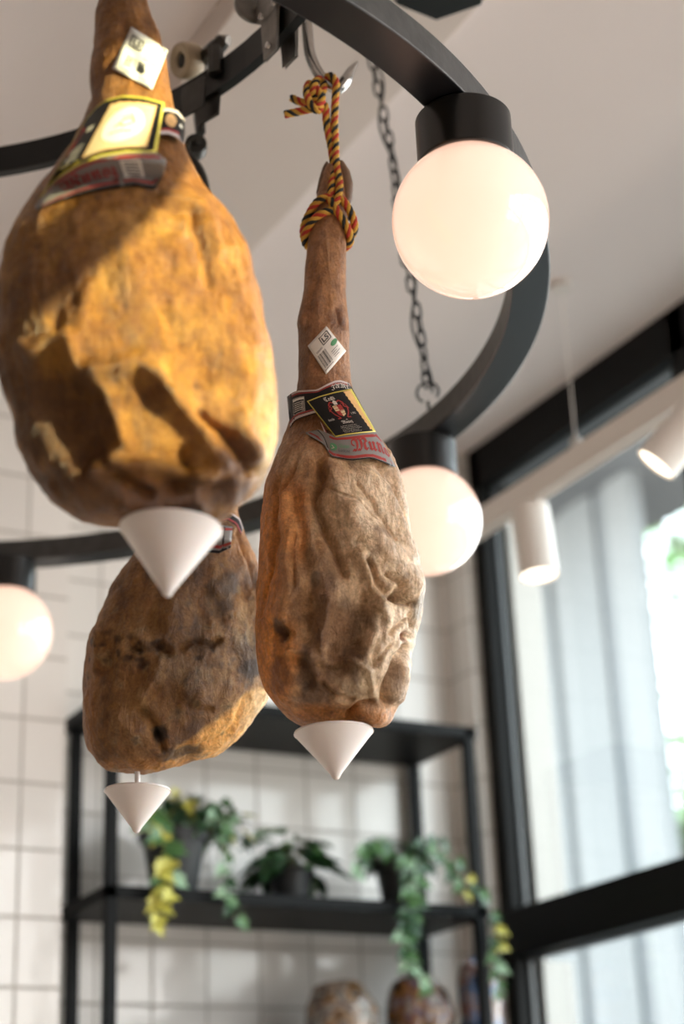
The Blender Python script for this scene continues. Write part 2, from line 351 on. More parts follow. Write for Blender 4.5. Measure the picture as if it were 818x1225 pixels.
# ------------------------------------------------------------------ overhead meat rail, trolleys, hooks
rl = thing('hanging_rail', (.25, 1.84, 3.15), 'curved black steel hanging rail above the hams, near the ceiling', 'rail')
rc = (.235, 1.842); RR = .765
ang = [math.radians(a) for a in range(-100, 261, 3)]
vs = []; fs = []
for a in ang:
    for r, z in ((RR - .008, 3.15), (RR + .008, 3.15), (RR + .008, 3.20), (RR - .008, 3.20)): vs.append((rc[0] + r * math.cos(a), rc[1] + r * math.sin(a), z))
n_ = len(ang)
for i in range(n_ - 1):
    for j in range(4): fs.append((i * 4 + j, i * 4 + (j + 1) % 4, i * 4 + 4 + (j + 1) % 4, i * 4 + 4 + j))
fs += [(0, 1, 2, 3), (4 * n_ - 1, 4 * n_ - 2, 4 * n_ - 3, 4 * n_ - 4)]
mesh_obj('rail_bar', vs, fs, M['rail'], rl, smooth=False)
for a in (-1.2, 2.4): 
    p = Vector((rc[0] + RR * math.cos(a), rc[1] + RR * math.sin(a), 3.20)); MB().tube([p - Vector((0, 0, .01)), p + Vector((0, 0, ZC - 3.19))], .012, 12).build('ceiling_drop', M['rail'], rl)
def railp(px, py, z=3.15): return Vector(onZ(px, py, z))
def trolley(px, py, label, m_side, flip, wheelmat, wr=.026, full=True):
    base = railp(px, py, 3.185); rad = Vector((base.x - rc[0], base.y - rc[1], 0)).normalized(); base = Vector((rc[0], rc[1], 3.15)) + rad * RR
    tan = Vector((-rad.y, rad.x, 0)); t = thing('rail_trolley', base, label, 'trolley'); z = Vector((0, 0, 1))
    for sgn in ((1, -1) if full else ()):
        q = MB(); o_ = rad * (.014 * sgn)
        pr = [(-.022, .04), (.022, .04), (.030, .065), (.026, .105), (0, .118), (-.026, .105), (-.030, .065)]
        v0 = [base + o_ + tan * u + z * w_ for u, w_ in pr]; v1 = [p + rad * .006 * sgn for p in v0]
        q.add(v0 + v1, [tuple(range(7)), tuple(range(13, 6, -1))] + [(i, (i + 1) % 7, 7 + (i + 1) % 7, 7 + i) for i in range(7)])
        pr = [(-.016, -.03), (.016, -.03), (.022, .045), (-.022, .045)]
        v0 = [base + o_ + tan * u + z * w_ for u, w_ in pr]; v1 = [p + rad * .005 * sgn for p in v0]
        q.add(v0 + v1, [(0, 1, 2, 3), (7, 6, 5, 4)] + [(i, (i + 1) % 4, 4 + (i + 1) % 4, 4 + i) for i in range(4)])
        br = q.build('side_plate', m_side, t, smooth=False, bevel=.002)
        for u, w_ in ((-.018, .05), (.018, .05), (0, .095), (0, -.015)):
            MB().lathe([(0, 0), (.006, 0), (.005, .004), (0, .005)], base + o_ + rad * .006 * sgn + tan * u + z * w_, rad * sgn, n=12).build('rivet', M['steel'], br)
    for u in ((-.028 * flip, .028 * flip) if full else ()):
        wp = base + tan * u + z * (.05 + wr)
        MB().lathe([(.010, -.016), (wr * .72, -.016), (wr, -.012), (wr, .012), (wr * .72, .016), (.010, .016), (.010, -.016)], wp - rad * .0, rad, n=32).build('wheel', wheelmat, t)
    return t, base, rad, tan
# ham axis planes
HAM1, HAM2, HAM3 = (.62, 1.58), (1.04, 1.90), (.90, 2.26)
class Plane:
    def __init__(s, P0):
        s.P0 = np.array([*P0, 0.]); s.n = -s.P0 / np.linalg.norm(s.P0)             # towards the camera, level
        s.r = np.array([-s.n[1], s.n[0], 0.])
        if s.r @ ROT[:, 0] < 0: s.r = -s.r
    def at(s, x, y, d=0.):                                                           # pixel of the plan -> point on the upright plane, moved d towards the viewer side
        P0 = s.P0 + s.n * d; w_ = wd(x, y); t = np.dot(P0 - EYE, s.n) / np.dot(w_, s.n); return EYE + w_ * t
    def sz(s, x, y): P = s.at(x, y); return float((P - s.P0) @ s.r), float(P[2])
PL1, PL2, PL3 = Plane(HAM1), Plane(HAM2), Plane(HAM3)

def hook(pl, pts, rads, label, mt, d=0.):
    P_ = [Vector(pl.at(x, y, dd + d)) for x, y, dd in pts]
    # smooth interpolation
    out_, ro_ = [], []
    for i in range(len(P_) - 1):
        p0, p1, p2, p3 = P_[max(i - 1, 0)], P_[i], P_[i + 1], P_[min(i + 2, len(P_) - 1)]
        for k in range(8):
            t = k / 8; out_.append(.5 * ((2 * p1) + (-p0 + p2) * t + (2 * p0 - 5 * p1 + 4 * p2 - p3) * t * t + (-p0 + 3 * p1 - 3 * p2 + p3) * t ** 3)); ro_.append(rads[i] * (1 - t) + rads[i + 1] * t)
    out_.append(P_[-1]); ro_.append(rads[-1])
    o = MB().tube(out_, ro_, 20).build('meat_hook', mt, auto=False); tag(o, label, 'hook'); return o
t_, b1_, r1_, n1_ = trolley(322, 22, 'worn steel rail trolley clamped on the curved rail right above the narrow ham', M['worn'], 1, M['worn'], .024)
dk = Vector(PL2.at(303, 8, -.02))
MB().lathe([(0, -.006), (.026, -.006), (.030, -.003), (.030, .003), (.026, .006), (0, .006)], dk, Vector(PL2.n) + Vector(PL2.r) * .35, n=36).tube([dk, Vector(PL2.at(322, 10, -.02))], .012, 10).build('round_plate', M['worn'], t_)
hook(PL2, [(345, -28, 0), (352, -40, 0), (361, -30, 0), (364, 0, 0), (367, 30, 0), (371, 66, 0), (384, 92, 0), (402, 106, 0), (413, 97, 0), (420, 84, 0), (428, 73, 0)],
     [.004, .0082, .0084, .0084, .0084, .0084, .0084, .0084, .0095, .0062, .0006], 'shiny bent steel hook carrying the narrow ham by its rope', M['steel'])
t_, b3, rad3, tan3 = trolley(240, 108, 'dark rail trolley with cream nylon wheel behind the large ham shank', M['darkiron'], -1, M['nylon'], .034, False)
# big cream wheel sits proud on the bar beside the bracket
wpos = Vector(onZ(224, 73, 3.235)); tc_ = (Vector(EYE) - wpos).normalized(); rt_ = Vector(PL3.r); ax = (tc_ * .55 - rt_ * .80 + Vector((0, 0, .05))).normalized()
MB().lathe([(.0125, -.013), (.022, -.017), (.0265, -.016), (.0295, -.010), (.0295, .010), (.0265, .016), (.022, .017), (.0125, .013), (.0125, -.013)], wpos, ax, n=48).build('wheel', M['nylon'], t_)
MB().lathe([(0, -.030), (.011, -.030), (.011, .010), (.008, .012), (0, .012)], wpos, ax, n=16).build('axle', M['darkiron'], t_)
wp2 = Vector(onZ(258, 58, 3.225)); wp3 = Vector(onZ(268, 49, 3.235))
MB().tube([wpos - ax * .026, wp2, wp3], [.014, .014, .012], 8).tube([wp2, wp2 - Vector((0, 0, .05))], .013, 8).build('axle_bracket', M['darkiron'], t_)
MB().lathe([(0, -.012), (.0095, -.012), (.0095, .008), (0, .008)], wp3, (rt_ * .8 + tc_ * .6), n=6).build('bolt', M['worn'], t_)
hb_ = MB()
for sg in (-1, 1):
    o_ = rad3 * .013 * sg; c_ = Vector(onZ(240, 108, 3.16)); pr = [(-.020, -.045), (.020, -.045), (.024, -.01), (.022, .004), (-.022, .004), (-.024, -.01)]
    v0 = [c_ + o_ + tan3 * u_ + Vector((0, 0, w_)) for u_, w_ in pr]; v1 = [p + rad3 * .005 * sg for p in v0]
    hb_.add(v0 + v1, [tuple(range(6)), tuple(range(11, 5, -1))] + [(i, (i + 1) % 6, 6 + (i + 1) % 6, 6 + i) for i in range(6)])
hb_.build('rail_clamp', M['darkiron'], t_, smooth=False, bevel=.003)
# hanger plates and hook below it
hg = MB(); hp = [Vector(PL3.at(*q)) for q in ((238, 128), (239, 146), (240, 160))]
for dx, w0 in ((0, .012),): 
    hg.tube(hp, [.015, .014, .012], 12, flat=.6)
hg.lathe([(0, -.012), (.018, -.012), (.019, -.004), (.019, .004), (.018, .012), (0, .012)], Vector(PL3.at(234, 176)), PL3.n, n=24)
hg.lathe([(0, .012), (.006, .012), (.0055, .018), (0, .019)], Vector(PL3.at(235, 176)), PL3.n, n=12)
hg.lathe([(0, .012), (.006, .012), (.0055, .018), (0, .019)], Vector(PL3.at(235, 139)), PL3.n, n=12)
hg.build('swivel_hanger', M['darkiron'], t_)
hook(PL3, [(226, 170, .01), (222, 178, .01), (225, 186, .01), (238, 202, .01), (245, 222, .01), (248, 250, .005), (240, 275, 0), (222, 270, 0), (218, 255, 0)], [.006, .0075, .0075, .0075, .0075, .0075, .007, .005, .001],
     'dark iron hook below the cream wheel trolley, half behind the large ham', M['darkiron'])

# ------------------------------------------------------------------ noise
_rs = np.random.RandomState(11); _G = _rs.rand(64, 64, 64)
def vnoise(p):
    i = np.floor(p).astype(int); f = p - i; f = f * f * (3 - 2 * f); i &= 63; j = (i + 1) & 63
    g = lambda a, b, c: _G[a, b, c]
    x0 = g(i[:, 0], i[:, 1], i[:, 2]) * (1 - f[:, 0]) + g(j[:, 0], i[:, 1], i[:, 2]) * f[:, 0]
    x1 = g(i[:, 0], j[:, 1], i[:, 2]) * (1 - f[:, 0]) + g(j[:, 0], j[:, 1], i[:, 2]) * f[:, 0]
    x2 = g(i[:, 0], i[:, 1], j[:, 2]) * (1 - f[:, 0]) + g(j[:, 0], i[:, 1], j[:, 2]) * f[:, 0]
    x3 = g(i[:, 0], j[:, 1], j[:, 2]) * (1 - f[:, 0]) + g(j[:, 0], j[:, 1], j[:, 2]) * f[:, 0]
    a = x0 * (1 - f[:, 1]) + x1 * f[:, 1]; b = x2 * (1 - f[:, 1]) + x3 * f[:, 1]
    return (a * (1 - f[:, 2]) + b * f[:, 2]) * 2 - 1
def fbm(p, sc, o=4, ridge=False, off=0):
    s = 0; a = 1.; t = 0; q = p * sc + off + 100
    for _ in range(o):
        n = vnoise(q); s = s + a * ((1 - 2 * np.abs(n)) if ridge else n); t += a; a *= .5; q = q * 2.03 + 17.3
    return s / t
def segdist(x, y, pts):
    d = np.full(len(x), 1e9)
    for (x0, y0), (x1, y1) in zip(pts[:-1], pts[1:]):
        dx, dy = x1 - x0, y1 - y0; t = np.clip(((x - x0) * dx + (y - y0) * dy) / (dx * dx + dy * dy + 1e-9), 0, 1)
        d = np.minimum(d, np.hypot(x - x0 - t * dx, y - y0 - t * dy))
    return d
def lerp(c, d, a): return c * (1 - a[:, None]) + np.array(d)[None, :] * a[:, None]

# ------------------------------------------------------------------ hams
def loft(pl, rows, ratio, NU, NV, power=2.15, dshift=None):
    rows = sorted(rows); S = []
    for y, L, R_ in rows:
        s0, z0 = pl.sz(L, y); s1, z1 = pl.sz(R_, y); S.append(((z0 + z1) / 2, (s0 + s1) / 2, (s1 - s0) / 2))
    S = np.array(S); L_ = np.concatenate([[0], np.cumsum(np.hypot(np.diff(S[:, 0]), np.diff(S[:, 2])))]); t = np.linspace(0, L_[-1], NV)
    def ev(k):                                               # monotone-ish smooth interpolation
        y_ = np.interp(t, L_, S[:, k]); ker = np.hanning(max(5, NV // 28 | 1)); ker /= ker.sum(); pad = len(ker) // 2
        yy = np.concatenate([2 * y_[0] - y_[1:pad + 1][::-1], y_, 2 * y_[-1] - y_[-pad - 1:-1][::-1]]); return np.convolve(yy, ker, 'valid')
    z, c, a = ev(0), ev(1), np.maximum(ev(2), .0015); th = np.linspace(0, 2 * PI, NU, endpoint=False)
    rat = np.interp(z[::-1], *ratio)[::-1] if isinstance(ratio, tuple) else np.full(NV, ratio)
    ds = np.interp(z[::-1], *dshift)[::-1] if dshift else np.zeros(NV)
    ct, st = np.cos(th), np.sin(th); e = 2 / power
    u = np.sign(ct) * np.abs(ct) ** e; v = np.sign(st) * np.abs(st) ** e
    V = pl.P0[None, None, :] + (c[:, None] + a[:, None] * u)[..., None] * pl.r + (ds[:, None] + (a * rat)[:, None] * v)[..., None] * pl.n
    V[..., 2] = z[:, None]
    V = V.reshape(-1, 3); I = np.arange(NV * NU).reshape(NV, NU)
    f = np.stack([I[:-1], np.roll(I, -1, 1)[:-1], np.roll(I, -1, 1)[1:], I[1:]], -1).reshape(-1, 4)
    faces = [tuple(map(int, q)) for q in f] + [tuple(map(int, I[0][::-1])), tuple(map(int, I[-1]))]
    return V, faces, I
def normals(V, NU, NV):
    G = V.reshape(NV, NU, 3); du = np.roll(G, -1, 1) - np.roll(G, 1, 1); dv = np.gradient(G, axis=0)
    n = np.cross(du, dv).reshape(-1, 3); n /= np.linalg.norm(n, axis=1)[:, None] + 1e-12
    c = V.mean(0)
    if np.mean(np.sum(n * (V - c), 1)) < 0: n = -n
    return n
def make_ham(name, pl, rows, ratio, strokes, paint, mt, gain, NU=360, NV=460, crease=1., dshift=None, power=2.15, seed=0, bodyz=9.):
    V, faces, I = loft(pl, rows, ratio, NU, NV, power, dshift); n = normals(V, NU, NV)
    x, y = proj(V); tocam = EYE - V; tocam /= np.linalg.norm(tocam, axis=1)[:, None]; fc = np.clip((np.sum(n * tocam, 1)) * 2.2 + .25, 0, 1)
    body = np.clip((bodyz - V[:, 2]) / .08, .25, 1)
    D = fbm(V, 9, 3, off=seed) * .006 * body * crease
    D += (fbm(V * [1, 1, .55], 24, 4, ridge=True, off=seed + 3)) * .0034 * body * crease
    D += fbm(V * [1, 1, .7], 60, 3, ridge=True, off=seed + 9) * .0013 * crease
    wob = fbm(V, 30, 2, off=seed + 30) * 6; wob2 = fbm(V, 30, 2, off=seed + 60) * 6
    for pts, w_, amp in strokes:
        d = segdist(x + wob, y + wob2, pts) if len(pts) > 1 else np.hypot(x + wob - pts[0][0], y + wob2 - pts[0][1])
        D += fc * amp * gain * np.exp(-(d / w_) ** 2)
    V2 = V + n * D[:, None]
    col = paint(V, x, y, fc, D)
    o = mesh_obj(name, V2, faces, mt, None)
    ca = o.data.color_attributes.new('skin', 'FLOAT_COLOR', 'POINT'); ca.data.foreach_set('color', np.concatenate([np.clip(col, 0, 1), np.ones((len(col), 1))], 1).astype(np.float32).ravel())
    return o, BVHTree.FromPolygons([Vector(v) for v in V2], faces)
def blob(x, y, cx, cy, rx, ry, nz, sharp=1.0):
    d = np.sqrt(((x - cx) / rx) ** 2 + ((y - cy) / ry) ** 2) + nz * .45; return np.clip((1.15 - d) * 2.2 * sharp, 0, 1)

# ---- ham 2 (in focus)
rows2 = [(194, 399, 405), (198, 392, 412), (208, 386, 416), (222, 383, 418), (240, 379, 418), (258, 375, 415), (276, 370, 413), (300, 368, 413), (330, 366, 413), (352, 364, 413), (374, 358, 415), (386, 356, 416), (400, 357, 417),
         (425, 358, 417), (455, 357, 419), (480, 353, 424), (505, 346, 438), (530, 338, 453), (552, 329, 470), (575, 320, 479), (603, 315, 487), (634, 312.5, 490), (660, 310.5, 494), (690, 309.5, 502), (712, 309, 506), (730, 309, 506), (750, 310, 501), (770, 311, 495),
         (790, 312, 491), (808, 316, 488), (824, 323, 484), (838, 334, 479), (848, 346, 473), (856, 360, 466), (861, 376, 458), (864, 398, 444)]
st2 = [([(380, 555), (378, 600), (386, 625), (398, 660), (410, 690)], 6, -.008), ([(428, 670), (445, 693), (459, 715), (458, 738), (446, 770)], 10, .010), ([(436, 712), (424, 750), (405, 790)], 20, -.012),
       ([(438, 674), (452, 701), (468, 716), (492, 722)], 4.5, -.011), ([(420, 610), (436, 637), (468, 668), (494, 702)], 14, .009), ([(331, 569), (333, 628), (322, 690), (314, 740)], 3, -.004),
       ([(342, 600), (345, 650), (346, 704), (340, 740)], 9, .006), ([(356, 600), (360, 650), (372, 700), (368, 760)], 7, -.005), ([(338, 752)], 9, -.008), ([(362, 790), (369, 817)], 9, -.010), ([(424, 811)], 20, .010),
       ([(350, 782), (375, 786), (398, 792), (420, 786), (440, 803), (444, 826)], 5, .006), ([(460, 838), (466, 812), (474, 790), (486, 778)], 5, -.013), ([(480, 800), (474, 830)], 9, .006), ([(486, 763)], 6, -.014), ([(478, 715)], 7, -.014),
       ([(490, 735), (497, 750)], 5, -.007), ([(418, 856), (430, 843), (445, 838)], 4, -.010), ([(450, 856)], 14, .010), ([(456, 557), (469, 577), (476, 605), (488, 630)], 5, -.007), ([(470, 600), (482, 640), (492, 668)], 6, .004),
       ([(394, 587), (421, 602), (440, 618), (458, 634)], 1.6, -.0022), ([(352, 552), (339, 588), (331, 619)], 3, -.005), ([(455, 740), (449, 770), (446, 795)], 5, -.006), ([(400, 560), (410, 600), (425, 640)], 16, .006),
       ([(350, 640), (352, 700)], 3, -.004), ([(395, 720), (385, 760), (392, 790)], 7, .006), ([(430, 580), (450, 620), (470, 650)], 2.5, -.003), ([(388, 820), (400, 832), (420, 836)], 3, -.005), ([(462, 690), (480, 705)], 2.5, -.005),
       ([(350, 840), (380, 852), (410, 852)], 8, -.004), ([(361, 384)], 7, .003), ([(405, 372), (408, 384)], 4, -.004), ([(372, 300), (376, 340), (370, 370)], 4, -.002), ([(460, 760), (470, 750), (482, 742)], 3, -.006), ([(452, 790), (462, 776)], 3, -.005)]
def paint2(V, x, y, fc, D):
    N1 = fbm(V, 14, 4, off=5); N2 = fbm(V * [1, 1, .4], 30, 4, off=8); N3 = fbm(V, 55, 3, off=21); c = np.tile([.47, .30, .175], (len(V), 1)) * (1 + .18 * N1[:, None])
    c = lerp(c, (.80, .68, .56), np.clip((x - 395 + 14 * N1) / 55, 0, .85) * np.clip((y - 530) / 50, 0, 1))  # paler to the right: partly skin colour, partly window light painted in
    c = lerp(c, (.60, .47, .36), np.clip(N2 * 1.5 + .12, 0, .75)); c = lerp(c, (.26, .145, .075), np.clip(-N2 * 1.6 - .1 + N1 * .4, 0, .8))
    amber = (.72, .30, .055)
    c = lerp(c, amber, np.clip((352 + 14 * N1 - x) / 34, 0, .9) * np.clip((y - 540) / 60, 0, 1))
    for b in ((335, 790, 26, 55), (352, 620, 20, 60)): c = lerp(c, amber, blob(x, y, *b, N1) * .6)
    for b, cl, a in (((425, 610, 50, 60), (.57, .45, .335), .5), ((468, 760, 30, 80), (.66, .56, .47), .75), ((424, 808, 26, 24), (.40, .335, .26), .6), ((408, 748, 40, 48), (.13, .065, .03), .85), ((392, 690, 20, 40), (.26, .16, .10), .5), ((470, 770, 22, 60), (.86, .76, .67), .7), ((440, 600, 40, 50), (.84, .73, .62), .6), ((338, 752, 9, 13), (.06, .04, .035), .85), ((366, 800, 13, 24), (.10, .065, .055), .75),  # pale right and dark middle patches mix skin colour with painted light and shade
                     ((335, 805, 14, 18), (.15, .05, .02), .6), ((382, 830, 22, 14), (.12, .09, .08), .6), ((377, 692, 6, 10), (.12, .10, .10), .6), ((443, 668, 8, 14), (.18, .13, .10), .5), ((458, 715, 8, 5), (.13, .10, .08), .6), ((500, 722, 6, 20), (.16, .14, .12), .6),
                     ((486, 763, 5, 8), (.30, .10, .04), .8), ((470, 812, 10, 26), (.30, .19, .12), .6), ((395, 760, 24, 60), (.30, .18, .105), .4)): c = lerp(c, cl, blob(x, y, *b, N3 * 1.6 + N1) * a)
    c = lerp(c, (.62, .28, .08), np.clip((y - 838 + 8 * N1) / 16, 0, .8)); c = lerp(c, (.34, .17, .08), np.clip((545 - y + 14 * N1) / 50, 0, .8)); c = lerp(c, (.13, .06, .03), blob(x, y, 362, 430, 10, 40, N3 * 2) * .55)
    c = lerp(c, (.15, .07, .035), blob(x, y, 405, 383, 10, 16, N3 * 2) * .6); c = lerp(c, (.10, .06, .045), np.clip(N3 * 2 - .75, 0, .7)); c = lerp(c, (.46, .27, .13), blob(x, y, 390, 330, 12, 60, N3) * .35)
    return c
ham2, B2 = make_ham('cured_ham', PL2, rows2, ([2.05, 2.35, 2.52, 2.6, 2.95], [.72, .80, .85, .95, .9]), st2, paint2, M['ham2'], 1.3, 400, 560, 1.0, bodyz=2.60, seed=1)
tag(ham2, 'narrow tan cured ham in sharp focus, hung by a yellow red and black rope', 'ham')
# hoof toes
def toe(pl, ham, pts, rads, name='hoof_toe'):
    MB().tube([Vector(pl.at(x, y, d)) for x, y, d in pts], rads, 16, flat=.8).build(name, M['hoof'], ham, auto=False)
toe(PL2, ham2, [(404, 192, .0), (406, 197, .004), (410, 208, .006), (413, 222, .006), (413, 238, .004), (409, 252, 0)], [.003, .0085, .0125, .0135, .012, .008])
toe(PL2, ham2, [(391, 194, -.004), (390, 200, 0), (388, 214, .002), (386, 230, .002), (386, 246, 0)], [.002, .006, .0095, .0115, .008])
toe(PL2, ham2, [(420, 248, -.002), (419, 254, 0), (415, 262, 0)], [.002, .004, .005], 'dew_claw')

# ---- ham 1 (near, big)
rows1 = [(-62, 128, 160), (-56, 122, 168), (-30, 118, 172), (0, 120, 175), (22, 114, 180), (56, 112, 194), (90, 108, 202), (122, 110, 206), (150, 101, 212), (180, 86, 221), (210, 66, 234), (238, 43, 252), (264, 29, 276), (306, 8, 297), (344, -1, 306), (370, -4, 312), (433, -2, 324),
         (470, 5, 330), (497, 15, 331), (531, 24, 329), (552, 33, 322), (573, 44, 314), (590, 56, 303), (603, 70, 291), (613, 86, 279), (621, 108, 262), (626, 140, 235)]
st1 = [([(81, 489)], 42, -.016), ([(110, 545)], 34, -.012), ([(60, 430)], 18, -.004), ([(40, 424), (81, 412), (100, 450), (123, 470), (140, 505), (146, 535), (118, 566)], 12, .009), ([(119, 446), (170, 438), (204, 472), (238, 514), (263, 555)], 13, .012),
       ([(180, 478)], 14, -.005), ([(255, 438)], 20, -.008), ([(238, 497), (272, 522), (305, 561)], 7, -.009), ([(286, 500), (308, 545)], 10, .007), ([(212, 582)], 22, -.012), ([(262, 588)], 16, -.010), ([(115, 566), (160, 556), (200, 560), (250, 572)], 9, .010),
       ([(187, 247), (229, 255), (244, 306), (250, 340)], 5, -.006), ([(198, 238), (240, 250), (262, 300)], 8, .005), ([(60, 575)], 16, -.006), ([(155, 600), (240, 605)], 10, .004), ([(280, 300), (300, 400), (300, 470)], 16, .005), ([(150, 300), (170, 360)], 20, .004),
       ([(200, 380), (215, 420)], 10, -.004), ([(110, 350), (90, 400)], 14, .004), ([(125, 560), (150, 575), (180, 590)], 6, -.007), ([(150, 30), (158, 70), (170, 110)], 8, -.003), ([(185, 30), (190, 90)], 8, .003), ([(220, 540), (225, 560)], 9, -.008)]
def paint1(V, x, y, fc, D):
    N1 = fbm(V, 11, 4, off=45); N2 = fbm(V, 26, 4, off=48); N3 = fbm(V, 60, 3, off=61); c = np.tile([.50, .255, .062], (len(V), 1)) * (1 + .2 * N1[:, None])
    c = lerp(c, (.62, .37, .12), np.clip(N2 * 1.6 + .1, 0, .7)); c = lerp(c, (.28, .115, .03), np.clip(-N2 * 1.6 - .15, 0, .7))
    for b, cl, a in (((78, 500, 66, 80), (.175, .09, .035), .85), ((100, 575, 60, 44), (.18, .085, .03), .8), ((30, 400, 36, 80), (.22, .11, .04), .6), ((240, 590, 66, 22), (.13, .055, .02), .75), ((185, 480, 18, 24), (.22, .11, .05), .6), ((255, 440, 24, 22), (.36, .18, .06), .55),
                     ((285, 545, 28, 22), (.17, .07, .02), .75), ((185, 585, 40, 18), (.30, .13, .035), .5), ((60, 300, 60, 60), (.33, .17, .06), .5)): c = lerp(c, cl, blob(x, y, *b, N2 * 1.5 + N1) * a)
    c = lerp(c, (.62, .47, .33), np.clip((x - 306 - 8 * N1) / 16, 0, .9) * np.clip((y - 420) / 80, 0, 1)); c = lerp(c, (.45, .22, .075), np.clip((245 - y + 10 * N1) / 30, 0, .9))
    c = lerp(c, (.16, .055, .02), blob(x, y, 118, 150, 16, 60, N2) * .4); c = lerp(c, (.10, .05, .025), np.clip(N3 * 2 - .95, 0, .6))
    return c
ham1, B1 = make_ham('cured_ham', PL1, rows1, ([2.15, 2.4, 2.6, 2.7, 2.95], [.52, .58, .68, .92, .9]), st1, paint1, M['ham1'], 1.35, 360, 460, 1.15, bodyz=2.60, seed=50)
tag(ham1, 'largest golden cured ham nearest the viewer, its broad face out of focus', 'ham')

# ---- ham 3 (behind)
rows3 = [(236, 240, 248), (244, 235, 254), (262, 233, 258), (330, 233, 264), (400, 232, 268), (480, 232, 274), (540, 229, 279), (580, 221, 283), (600, 211, 283), (620, 200, 284), (643, 181, 293), (664, 161, 303), (685, 145, 310), (699, 136, 314), (737, 118, 321), (770, 107, 325), (811, 101, 326), (840, 100, 320),
         (862, 101, 305), (880, 103, 290), (893, 106, 275), (903, 112, 256), (911, 118, 236), (918, 128, 212), (922, 142, 190)]
st3 = [([(158, 770), (168, 777)], 5, -.007), ([(188, 771), (200, 781)], 5, -.007), ([(214, 778), (226, 770)], 4, -.005), ([(236, 768), (252, 774), (262, 768)], 4, -.006), ([(180, 740), (188, 752)], 8, -.004), ([(240, 730), (246, 746)], 7, -.004), ([(190, 796), (186, 815), (169, 837)], 7, .006), ([(169, 849), (188, 864), (196, 896)], 4, -.007), ([(192, 877)], 7, -.010), ([(222, 903)], 12, -.006), ([(130, 770), (125, 800)], 9, -.005), ([(118, 760), (114, 800)], 6, .005),
       ([(172, 793)], 6, -.006), ([(295, 835), (278, 872), (240, 894)], 5, -.005), ([(290, 700), (300, 760)], 10, -.005), ([(215, 730)], 20, .005), ([(230, 830)], 24, .005), ([(285, 640), (300, 670), (306, 700)], 4, -.006), ([(250, 700), (262, 740)], 10, -.004), ([(140, 860), (160, 880)], 12, .004), ([(225, 845), (250, 850)], 3, -.004)]
def paint3(V, x, y, fc, D):
    N1 = fbm(V, 13, 4, off=85); N2 = fbm(V * [1, 1, .6], 32, 4, off=88); N3 = fbm(V, 62, 3, off=99); c = np.tile([.27, .135, .048], (len(V), 1)) * (1 + .25 * N1[:, None])
    c = lerp(c, (.36, .215, .105), np.clip(N2 * 1.8 + .05, 0, .75)); c = lerp(c, (.095, .045, .02), np.clip(-N2 * 2 - .1, 0, .8)); c = lerp(c, (.40, .18, .05), np.clip((125 + 9 * N1 - x) / 20, 0, .7))
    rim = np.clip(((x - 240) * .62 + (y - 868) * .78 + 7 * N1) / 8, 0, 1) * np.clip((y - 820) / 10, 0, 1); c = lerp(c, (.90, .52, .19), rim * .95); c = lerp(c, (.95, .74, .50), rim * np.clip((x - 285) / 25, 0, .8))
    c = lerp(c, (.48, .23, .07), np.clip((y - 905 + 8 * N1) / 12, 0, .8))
    for b, cl, a in (((266, 712, 20, 36), (.07, .04, .02), .75), ((295, 780, 18, 36), (.075, .055, .04), .7), ((170, 773, 16, 8), (.05, .025, .012), .8), ((196, 780, 10, 10), (.05, .022, .01), .75), ((240, 772, 26, 8), (.06, .025, .012), .75), ((172, 796, 8, 9), (.05, .025, .02), .85), ((192, 877, 8, 10), (.035, .03, .035), .9),
                     ((218, 903, 24, 10), (.04, .022, .012), .85), ((212, 800, 22, 20), (.33, .24, .16), .45), ((225, 770, 60, 60), (.29, .18, .095), .35), ((292, 740, 14, 30), (.42, .30, .18), .5), ((300, 800, 16, 10), (.04, .02, .01), .8)): c = lerp(c, cl, blob(x, y, *b, N3 * 2 + N1) * a)
    c = lerp(c, (.045, .022, .012), np.clip(fbm(V, 85, 2, off=140) * 3 - .55, 0, .9) * np.exp(-((y - 778) / 26) ** 2)); c = lerp(c, (.50, .36, .22), np.clip(N3 * 2.2 - .5, 0, .5) * np.clip((y - 690) / 60, 0, 1))
    c = lerp(c, (.42, .21, .085), np.clip((664 - y + (x - 250) * .5 + 6 * N1) / 26, 0, .95)); c = lerp(c, (.045, .025, .015), np.clip(N3 * 2.3 - .8, 0, .75))
    return c
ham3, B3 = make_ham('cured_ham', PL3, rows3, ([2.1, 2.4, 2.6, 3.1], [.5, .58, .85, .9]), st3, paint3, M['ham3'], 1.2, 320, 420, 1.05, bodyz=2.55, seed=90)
tag(ham3, 'dark brown mottled cured ham hanging behind the other two, lowest cone beneath it', 'ham')

# ------------------------------------------------------------------ drip cones
def drip_cone(pl, xl, yl, xr, yr, xt, yt, label, pin=None, d=0., wall_=.0022):
    a = Vector(pl.at(xl, yl, d)); b = Vector(pl.at(xr, yr, d)); c = (a + b) / 2; tip = Vector(pl.at(xt, yt, d)); r = (b - a).length / 2; ax = (tip - c).normalized(); h = (tip - c).length
    t = thing('drip_cone', c, label, 'drip cone', 'white drip cones under the hams')
    pr = [(r, 0), (r + .0008, .0025)]
    for i in range(13):
        k = i / 12; pr.append(((r) * (1 - k) + .007 * k, .0025 + (h - .010) * k))
    pr += [(.0055, h - .004), (.003, h - .0008), (0, h)]
    inner = [(r - wall_, -.0002), (.003, h - .014), (0, h - .012)]
    MB().lathe([(0, h - .012), (.003, h - .014), (r - wall_, .0008)] + pr, c, ax, n=72).build('cone_shell', M['cone'], t)
    e = Vector(pl.at(*pin)) if pin else c - ax * .03
    MB().tube([c + ax * h * .6, c + ax * .0, e], [.004, .004, .0035], 12).build('spike', M['pin'], t)
drip_cone(PL1, 143, 630, 266, 633, 200, 714, 'largest blurred white drip cone, under the big golden ham')
drip_cone(PL2, 352, 880, 446, 870, 402, 933, 'sharp white drip cone pinned under the narrow tan ham')
